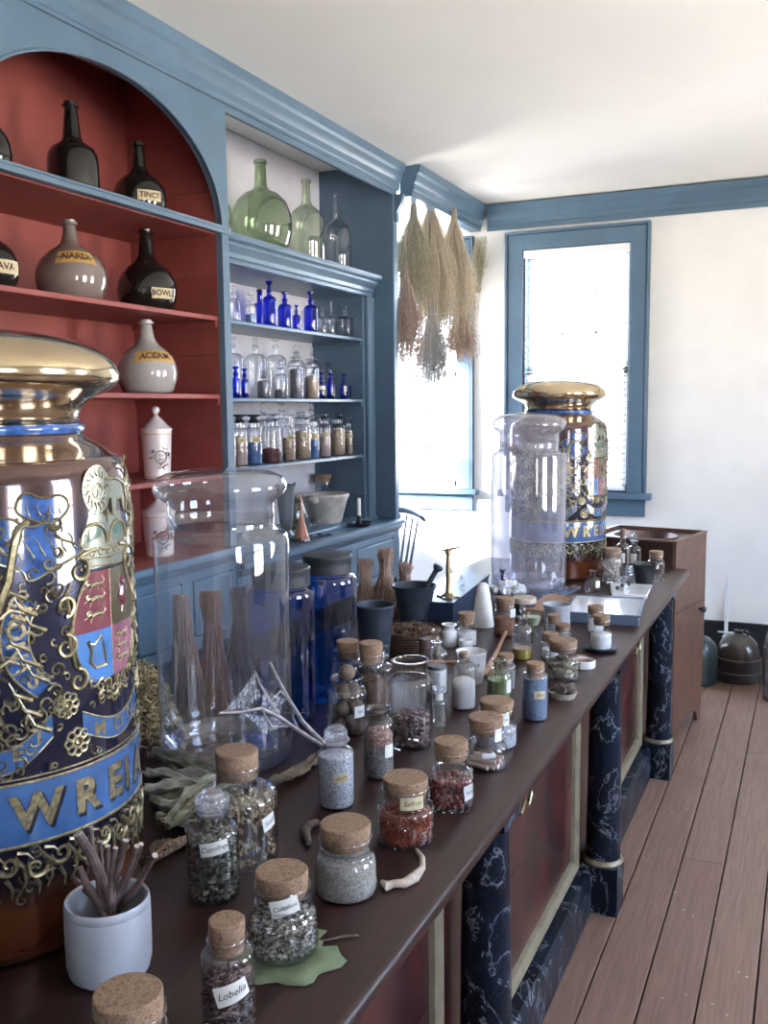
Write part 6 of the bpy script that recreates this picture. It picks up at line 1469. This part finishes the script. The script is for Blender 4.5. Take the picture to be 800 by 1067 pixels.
x, y, r, h = shelf_spot(314, 17, 514, -2.40, ZF); fu = thing('copper_funnel', 'copper funnel standing mouth down on the hutch ledge', 'funnel', (x, y, ZF)); MB().lathe([(r*1.0, 0), (r*1.02, .004), (r*.95, .010), (r*.30, h*.48), (r*.16, h*.55), (r*.10, h), (r*.06, h)], 28).build('cone', 'copper', fu); MB().lathe([(r*1.0, .0), (r*1.05, .003), (r*1.0, .007)], 28).build('rim', 'copper', fu)
x, y, r, h = shelf_spot(327, 10, 526, -2.50, ZL); tag(MB().ball((0, 0, r), r, 20, 12).build('glass_ball', 'glass_grey', None, (x, y, ZL)), 'clear glass ball beside the marble bowl on the hutch ledge', 'ball')
x, y, r, h = shelf_spot(339, 50, 514, -2.58, ZL); mbw = thing('marble_bowl', 'tapered stone mortar bowl with lugs on the hutch ledge', 'bowl', (x, y, ZL)); MB().lathe([(0, 0), (r*.62, 0), (r*.68, .01), (r*.9, h*.75), (r*1.0, h*.93), (r*.98, h), (r*.86, h*.98), (r*.6, h*.3), (0, h*.2)], 36).build('bowl_body', 'marble_bowl', mbw)
for a in (PI/2, -PI/2): MB().ball((r*1.0*math.cos(a), r*1.0*math.sin(a), h*.84), (r*.22, r*.22, h*.14), 14, 8).build('lug', 'marble_bowl', mbw)
x, y, r, h = shelf_spot(337, 17, 494, -2.73, ZL); vessel('clear jar with dark lid behind the stone bowl on the hutch ledge', x, y, r, h, z0=ZL, rn=.95, gh=.90, zs=.78, zn=.84, close='cork', corkr=1.05, seg=24)
x, y, r, h = shelf_spot(378, 30, 519, -2.37, ZF); x = -2.395; r = .075
cs = thing('candlestick', 'black pan candlestick at the right end of the hutch ledge', 'candlestick', (x, y, ZF)); MB().lathe([(0, 0), (r*.75, 0), (r*.8, .003), (r*1.0, .022), (r*.98, .023), (r*.74, .006), (.016, .006), (.0145, .06), (.018, .062), (.012, .062), (.0115, .02), (0, .02)], 32).build('pan', 'black_paint', cs, smooth=45)
MB().tube([(-.0, -r*.95, .018), (0, -r*1.35, .03), (0, -r*1.6, .018), (0, -r*1.3, .006), (0, -r*.8, .008)], .005, 8).build('handle', 'black_paint', cs)
hh = height_for(x, y, ZF, 519); tag(MB().lathe([(0, .0205), (.0108, .0205), (.0108, hh-.002), (.006, hh), (0, hh)], 18).build('candle', 'candle_wax', None, (x, y, ZF)), 'short white candle in the black pan candlestick', 'candle')
P = shelf_spot(328, 20, 545, -2.345, ZF); to = thing('iron_tongs', 'black iron tongs lying on the edge of the hutch ledge', 'tongs', (-2.37, P[1], ZF))
tg = MB()
for s in (-1, 1):
    tg.tube([(-.03*s, -.13, .012), (-.006*s, -.04, .016), (.012*s, .04, .014), (.03*s, .12, .012)], .006, 7)
    tg.tube([(.03*s+.016*math.cos(t), .14+.02*math.sin(t), .012) for t in [i*.45 for i in range(15)]], .004, 6)
tg.build('tong_arm', 'black_paint', to); MB().lathe([(0, 0), (.010, 0), (.010, .026), (0, .026)], 12).build('rivet', 'black_paint', to)

# ------------------------------------------------------------------ hanging herbs
def hanging(label, px, py, pyb, wpx, Y, m, n=520, seed=0, curl=1.5, group='dried herb bundles hanging under the header', stub=.10, flip=False, specks=5, neck=.016):
    P = at(px, py, 1, Y); L_ = P.z-at(px, pyb, 1, Y).z; RB = 1.3*wpx/2*(P-EYE).dot(FWD)/F_PX
    root = thing('hanging_herb_bundle', label, 'herbs', P, 0, group); rr = random.Random(seed); mb = MB(); sp = MB()
    for i in range(n):
        a = rr.uniform(0, 2*PI); q = math.sqrt(rr.random()); l = L_*rr.uniform(.55, 1.0); k = 8; w = Vector((0, 0, 0)); pts = []
        for j in range(k+1):
            t = j/k; rad = neck+(RB-neck)*min(1, (t*1.25))**.85*(1-.30*max(0, t-.75)*2)
            w += Vector((rr.gauss(0, .0038), rr.gauss(0, .0038), 0))*curl
            pts.append(Vector((q*rad*math.cos(a), q*rad*math.sin(a), -l*t))+w)
        mb.tube([Vector((q*neck*math.cos(a), q*neck*math.sin(a), stub*rr.uniform(.3, 1)))]+pts, [.0012]*(k+1)+[.0007], 3, cap=False)
        for _ in range(specks):
            j = rr.randint(3, k-1); p = pts[j].lerp(pts[j+1], rr.random()); d = Vector((rr.gauss(0, 1), rr.gauss(0, 1), rr.gauss(-.5, 1))).normalized()*rr.uniform(.012, .035)
            mb.tube([p, p+d*.5+Vector((0, 0, .003)), p+d], [.0009, .0008, .0006], 3, cap=False)
            s_ = rr.uniform(.003, .006); e = p+d; mb.add([e+Vector((s_, 0, 0)), e+Vector((-s_*.6, s_, 0)), e+Vector((-s_*.5, -s_, .002)), e+Vector((0, 0, -s_*1.6))], [(0, 1, 2), (0, 3, 1), (1, 3, 2), (2, 3, 0)])
    mb.build('dried_stalks', m, root, smooth=0)
    s = MB()
    for k in range(4): s.lathe([(neck*1.0, .004*k-.002), (neck*1.15, .004*k), (neck*1.0, .004*k+.002)], 14)
    s.tube([(0, 0, .01), (0, .004, .10), (0, 0, max(.12, min(.3, 2.962-P.z)))], .002, 5); s.build('hanging_string', 'string', root)
hanging('olive brown hanging herb bundle with bare stem tie, beside the blue cabinet', 431, 228, 315, 32, 5.62, 'herb_olive', 480, 1)
hanging('long straw coloured herb bundle in the middle of the hanging row', 449, 221, 350, 42, 5.85, 'herb_hay', 700, 2)
hanging('greyish herb bundle hanging on the right over the blue casing', 473, 232, 355, 36, 6.10, 'herb_hay', 560, 3)
hanging('pinkish wiry bundle hanging low at the left in front of the cabinet edge', 423, 293, 386, 28, 5.50, 'herb_pinkhay', 420, 4)
hanging('pale silvery bundle hanging lowest in the middle', 450, 330, 408, 28, 5.80, 'herb_silver', 420, 5)
hanging('short pale yellow bundle hanging under the greyish one', 479, 325, 378, 24, 6.15, 'herb_pinkhay', 320, 6)
hanging('silver grey bundle between the olive and the straw coloured ones', 447, 250, 345, 30, 6.00, 'herb_silver', 420, 7)
# spiky sheaf on the end wall
P = at(496, 305, 1, 6.64); T = at(502, 246, 1, 6.64); root = thing('herb_sheaf', 'spiky olive sheaf pinned upright on the white end wall by the header corner', 'herbs', P); mb = MB(); rr = random.Random(4); H_ = T.z-P.z
for i in range(200):
    a = rr.uniform(-1, 1); l = H_*rr.uniform(.5, 1); b = Vector((rr.gauss(0, .012), rr.gauss(0, .008), 0)); t = b+Vector((a*.045+.03, rr.gauss(0, .012), l)); m_ = b.lerp(t, .5); m_.x -= .006
    mb.tube([b, m_, t], [.0013, .0013, .0008], 3, cap=False)
    for _ in range(7): p = b.lerp(t, rr.uniform(.25, 1)); d = Vector((rr.gauss(0, .010), rr.gauss(0, .007), rr.uniform(.004, .014))); mb.tube([p, p+d], [.0014, .0006], 3, cap=False)
mb.build('dried_stalks', 'herb_olive', root, smooth=0)
MB().tube([(0, 0, .03), (0, .045, .05)], .003, 6).build('wall_pin', 'dark_iron', root)

# ------------------------------------------------------------------ windsor chair in the recess
ch_ = thing('windsor_chair', 'dark spindle backed windsor chair in the recess below the bright window', 'chair', (-2.80, 6.05, 0), math.radians(160))
SZ = .45
MB().prism([(.22*math.cos(a)*(1+.08*math.cos(a)), .20*math.sin(a)) for a in [2*PI*i/28 for i in range(28)]], SZ-.03, SZ, 'xy').build('seat', 'chair_wood', ch_, bevel=.008)
for sx, sy in ((-1, -1), (1, -1), (-1, 1), (1, 1)): MB().tube([(sx*.13, sy*.12, SZ-.03), (sx*.165, sy*.155, .22), (sx*.19, sy*.18, 0)], [.012, .017, .011], 10).build('leg', 'chair_wood', ch_)
MB().tube([(-.165, -.15, .2), (-.165, .15, .2)], .009, 8).tube([(.165, -.15, .2), (.165, .15, .2)], .009, 8).tube([(-.165, 0, .2), (.165, 0, .2)], .009, 8).build('stretcher', 'chair_wood', ch_)
for k in range(7):
    u = (k-3)/3; MB().tube([(u*.16, -.17+.03*u*u, SZ-.005), (u*.22, -.25+.05*u*u, .94-.03*u*u)], [.010, .008], 8).build('spindle', 'chair_wood', ch_)
MB().tube([(u*.27, -.255+.055*u*u, .965-.04*u*u) for u in [-1+i/7 for i in range(15)]], .034, 12, flat=.4).build('top_rail', 'chair_wood', ch_)

# ------------------------------------------------------------------ wash chest behind the counter end
c1 = (-.60, 4.84); c2 = (-.505, 5.32); ang = math.atan2(c2[1]-c1[1], c2[0]-c1[0])
ct = thing('basin_chest', 'reddish wooden chest with round copper basin in its top, beyond the counter end', 'chest', (c1[0], c1[1], 0), ang-PI/2)
D_ = math.hypot(c2[0]-c1[0], c2[1]-c1[1]); Wc = .50; HT = 1.02
side = [(0, 0), (.05, 0), (.08, .05), (.14, .075), (D_-.14, .075), (D_-.10, .05), (D_-.08, 0), (D_-.03, 0), (D_, .5), (D_, HT), (0, HT)]
MB().prism(side, -.02, 0, 'yz').build('side_board', 'chest_wood', ct, bevel=.002)
MB().prism(side, -Wc, -Wc+.02, 'yz').build('side_board', 'chest_wood', ct, bevel=.002)
MB().box(-Wc+.0205, -.0205, .002, .02, .08, HT-.16).build('front_board', 'chest_wood', ct); MB().box(-Wc+.0205, -.0205, .001, .02, HT-.159, HT-.0).build('upper_board', 'chest_dark', ct, bevel=.002)
MB().box(-Wc+.0205, -.0205, D_-.02, D_-.002, .08, HT).build('back_board', 'chest_wood', ct)
MB().box(-.0003, .004, .01, D_-.012, HT-.36, HT-.354).build('drawer_line', 'chest_dark', ct)
tp = MB(); bc = (-.25, D_/2); br_ = .165; n = 48
outer = []
for k in range(n):
    a = 2*PI*k/n; c, s_ = math.cos(a), math.sin(a); t = min((.228/abs(c)) if abs(c) > 1e-6 else 9, ((D_/2-.021)/abs(s_)) if abs(s_) > 1e-6 else 9); outer.append((bc[0]+c*t, bc[1]+s_*t, HT-.010))
inner = [(bc[0]+br_*math.cos(2*PI*k/n), bc[1]+br_*math.sin(2*PI*k/n), HT-.010) for k in range(n)]
tp.add(outer+inner, [(k, (k+1) % n, n+(k+1) % n, n+k) for k in range(n)]).build('top_board', 'chest_dark', ct, smooth=0)
MB().lathe([(br_*1.02, HT-.0095), (br_*1.04, HT-.004), (br_*1.0, HT-.002), (br_*.96, HT-.03), (br_*.75, HT-.09), (br_*.4, HT-.145), (0, HT-.15)], 44, (bc[0], bc[1], 0)).build('basin', 'basin_metal', ct, smooth=60)
rm = MB(); rm.box(-Wc, 0, -.004, .014, HT, HT+.01).box(-Wc, 0, D_-.014, D_+.004, HT, HT+.01).box(-.016, .004, -.004, D_+.004, HT+.0002, HT+.0098).box(-Wc-.004, -Wc+.016, -.004, D_+.004, HT+.0002, HT+.0098); rm.build('rim', 'chest_wood', ct, bevel=.002)
MB().lathe([(.007, 0), (.007, .012), (.017, .02), (.019, .028), (.012, .036), (0, .037)], 18, (0, D_-.10, HT-.40), Matrix.Rotation(PI/2, 4, 'Y')).build('knob', 'black_paint', ct, smooth=50)

# ------------------------------------------------------------------ floor things by the end wall
def jug(label, cx, yb, w, yt, m, bands=True, dx=0):
    x, y, r, h = spot(cx, yb, w, yt, 0.); x += dx; root = thing('stoneware_jug', label, 'jug', (x, y, 0))
    MB().lathe([(0, 0), (r*.90, 0), (r*.95, .006), (r*.98, h*.10), (r, h*.35), (r*1.0, h*.52), (r*.95, h*.66), (r*.80, h*.78), (r*.55, h*.87), (r*.28, h*.91), (r*.18, h*.925), (r*.17, h*.95), (r*.22, h*.965), (r*.22, h*.99), (r*.16, h), (r*.11, h*.99), (r*.10, h*.94), (0, h*.93)], 44).build('jug_body', m, root, smooth=55)
    if bands:
        MB().lathe([(r*1.005, h*.02), (r*1.035, h*.03), (r*1.05, h*.10), (r*1.05, h*.44), (r*1.06, h*.455), (r*1.06, h*.475), (r*1.01, h*.48)], 44).build('wicker_cover', 'wicker_dark', root)
        for z in (h*.20, h*.465): MB().lathe([(r*1.05, z-.006), (r*1.075, z-.004), (r*1.075, z+.004), (r*1.05, z+.006)], 44).build('hoop', 'root_dark', root)
        MB().tube([(r*.16, 0, h*.975), (r*.34, 0, h*.99), (r*.42, 0, h*.93), (r*.40, 0, h*.86)], r*.05, 8).build('ear_handle', m, root)
jug('brown stoneware jug in a dark hooped cover on the floor by the end wall', 768, 714, 43, 656, 'stoneware_brown')
jug('teal grey stoneware jar half hidden by the wooden chest', 727, 716, 38, 657, 'stoneware_teal', False)
jug('brown stoneware jar cut by the right edge of the photo', 813, 735, 38, 640, 'stoneware_brown', False)
P = at(755, 686, 2, 0.); Pt = at(763, 492, 1, P.y+.15)
pl = thing('tall_syringe_rod', 'tall thin white rod with a bulb tip leaning by the end wall behind the jug', 'rod', (P.x, P.y, 0)); T = Pt-Vector((P.x, P.y, 0)); M_ = Vector((0, 0, 1)).rotation_difference(T).to_matrix().to_4x4(); H_ = T.length
MB().lathe([(0, 0), (.026, 0), (.028, .01), (.026, .05), (.020, .06), (.018, .14), (.022, .15), (.012, .16), (.0115, H_*.50), (.0105, H_*.80), (.022, H_*.805), (.022, H_*.815), (.013, H_*.82), (.018, H_*.835), (.018, H_*.845), (.008, H_*.85), (.006, H_*.92), (0, H_*.92)], 20, M=M_).build('rod', 'white_paint', pl)
MB().lathe([(.006, H_*.90), (.012, H_*.92), (.024, H_*.95), (.024, H_*.98), (.014, H_), (0, H_*1.003)], 18, M=M_).build('bulb_tip', 'ceramic_white', pl)
MB().box(-.05, .05, -.006, .006, .175, .185).build('cross_bar', 'white_paint', pl, bevel=.002)
P = at(799, 690, 2, 0.); struct(MB().box(-.205, -.165, BACK-.56, BACK-.50, 0, .62).build('trim_6', 'white_paint', bevel=.004), 'pale post at the right edge', 'post')

# ------------------------------------------------------------------ daylight
w = bpy.data.worlds.new('daylight'); scn.world = w; w.use_nodes = True; nt = w.node_tree; nt.nodes.clear()
o = nt.nodes.new('ShaderNodeOutputWorld'); b = nt.nodes.new('ShaderNodeBackground'); g = nt.nodes.new('ShaderNodeTexCoord'); sx = nt.nodes.new('ShaderNodeSeparateXYZ'); r_ = nt.nodes.new('ShaderNodeValToRGB')
nt.links.new(g.outputs['Generated'], sx.inputs[0]); nt.links.new(sx.outputs[2], r_.inputs[0]); nt.links.new(r_.outputs[0], b.inputs[0]); nt.links.new(b.outputs[0], o.inputs[0])
r_.color_ramp.elements[0].position = .0; r_.color_ramp.elements[0].color = (1.0, .92, .80, 1); r_.color_ramp.elements[1].position = .10; r_.color_ramp.elements[1].color = (.47, .60, .80, 1)
b.inputs[1].default_value = 16.0
def portal(name, c, sx_, sy_, d):
    l = bpy.data.lights.new(name, 'AREA'); l.shape = 'RECTANGLE'; l.size = sx_; l.size_y = sy_; l.cycles.is_portal = True
    ob = bpy.data.objects.new(name, l); COL.objects.link(ob); ob.location = c; ob.rotation_euler = Vector(d).to_track_quat('-Z', 'Z').to_euler()
for i, h in enumerate((W1, W2)): portal('window_daylight', ((h[0]+h[1])/2, BACK+.17, (h[2]+h[3])/2), h[1]-h[0], h[3]-h[2], (0, -1, 0))
portal('window_daylight', (RECESS-.21, (WL[0]+WL[1])/2, (WL[2]+WL[3])/2), WL[1]-WL[0], WL[3]-WL[2], (1, 0, 0))
for h in WR: portal('window_daylight', (RIGHT+.19, (h[0]+h[1])/2, (h[2]+h[3])/2), h[1]-h[0], h[3]-h[2], (-1, 0, 0))
for h in WB: portal('window_daylight', ((h[0]+h[1])/2, REAR-.19, (h[2]+h[3])/2), h[1]-h[0], h[3]-h[2], (0, 1, 0))
sl_ = bpy.data.lights.new('sun', 'SUN'); sl_.energy = 40; sl_.angle = math.radians(6); sl_.color = (1, .97, .93)
so_ = bpy.data.objects.new('sun', sl_); COL.objects.link(so_); so_.rotation_euler = Vector((1, .72, -.42)).to_track_quat('-Z', 'Y').to_euler(); so_.location = (-6, 2, 6)

scn.view_settings.view_transform = 'Standard'; scn.view_settings.look = 'None'; scn.view_settings.gamma = 1; scn.view_settings.use_curve_mapping = False; scn.view_settings.exposure = 1.08
cy = scn.cycles; cy.max_bounces = 10; cy.diffuse_bounces = 5; cy.glossy_bounces = 4; cy.transparent_max_bounces = 40; cy.transmission_bounces = 6; cy.caustics_reflective = False; cy.caustics_refractive = False
cy.use_denoising = True; cy.sample_clamp_indirect = 8
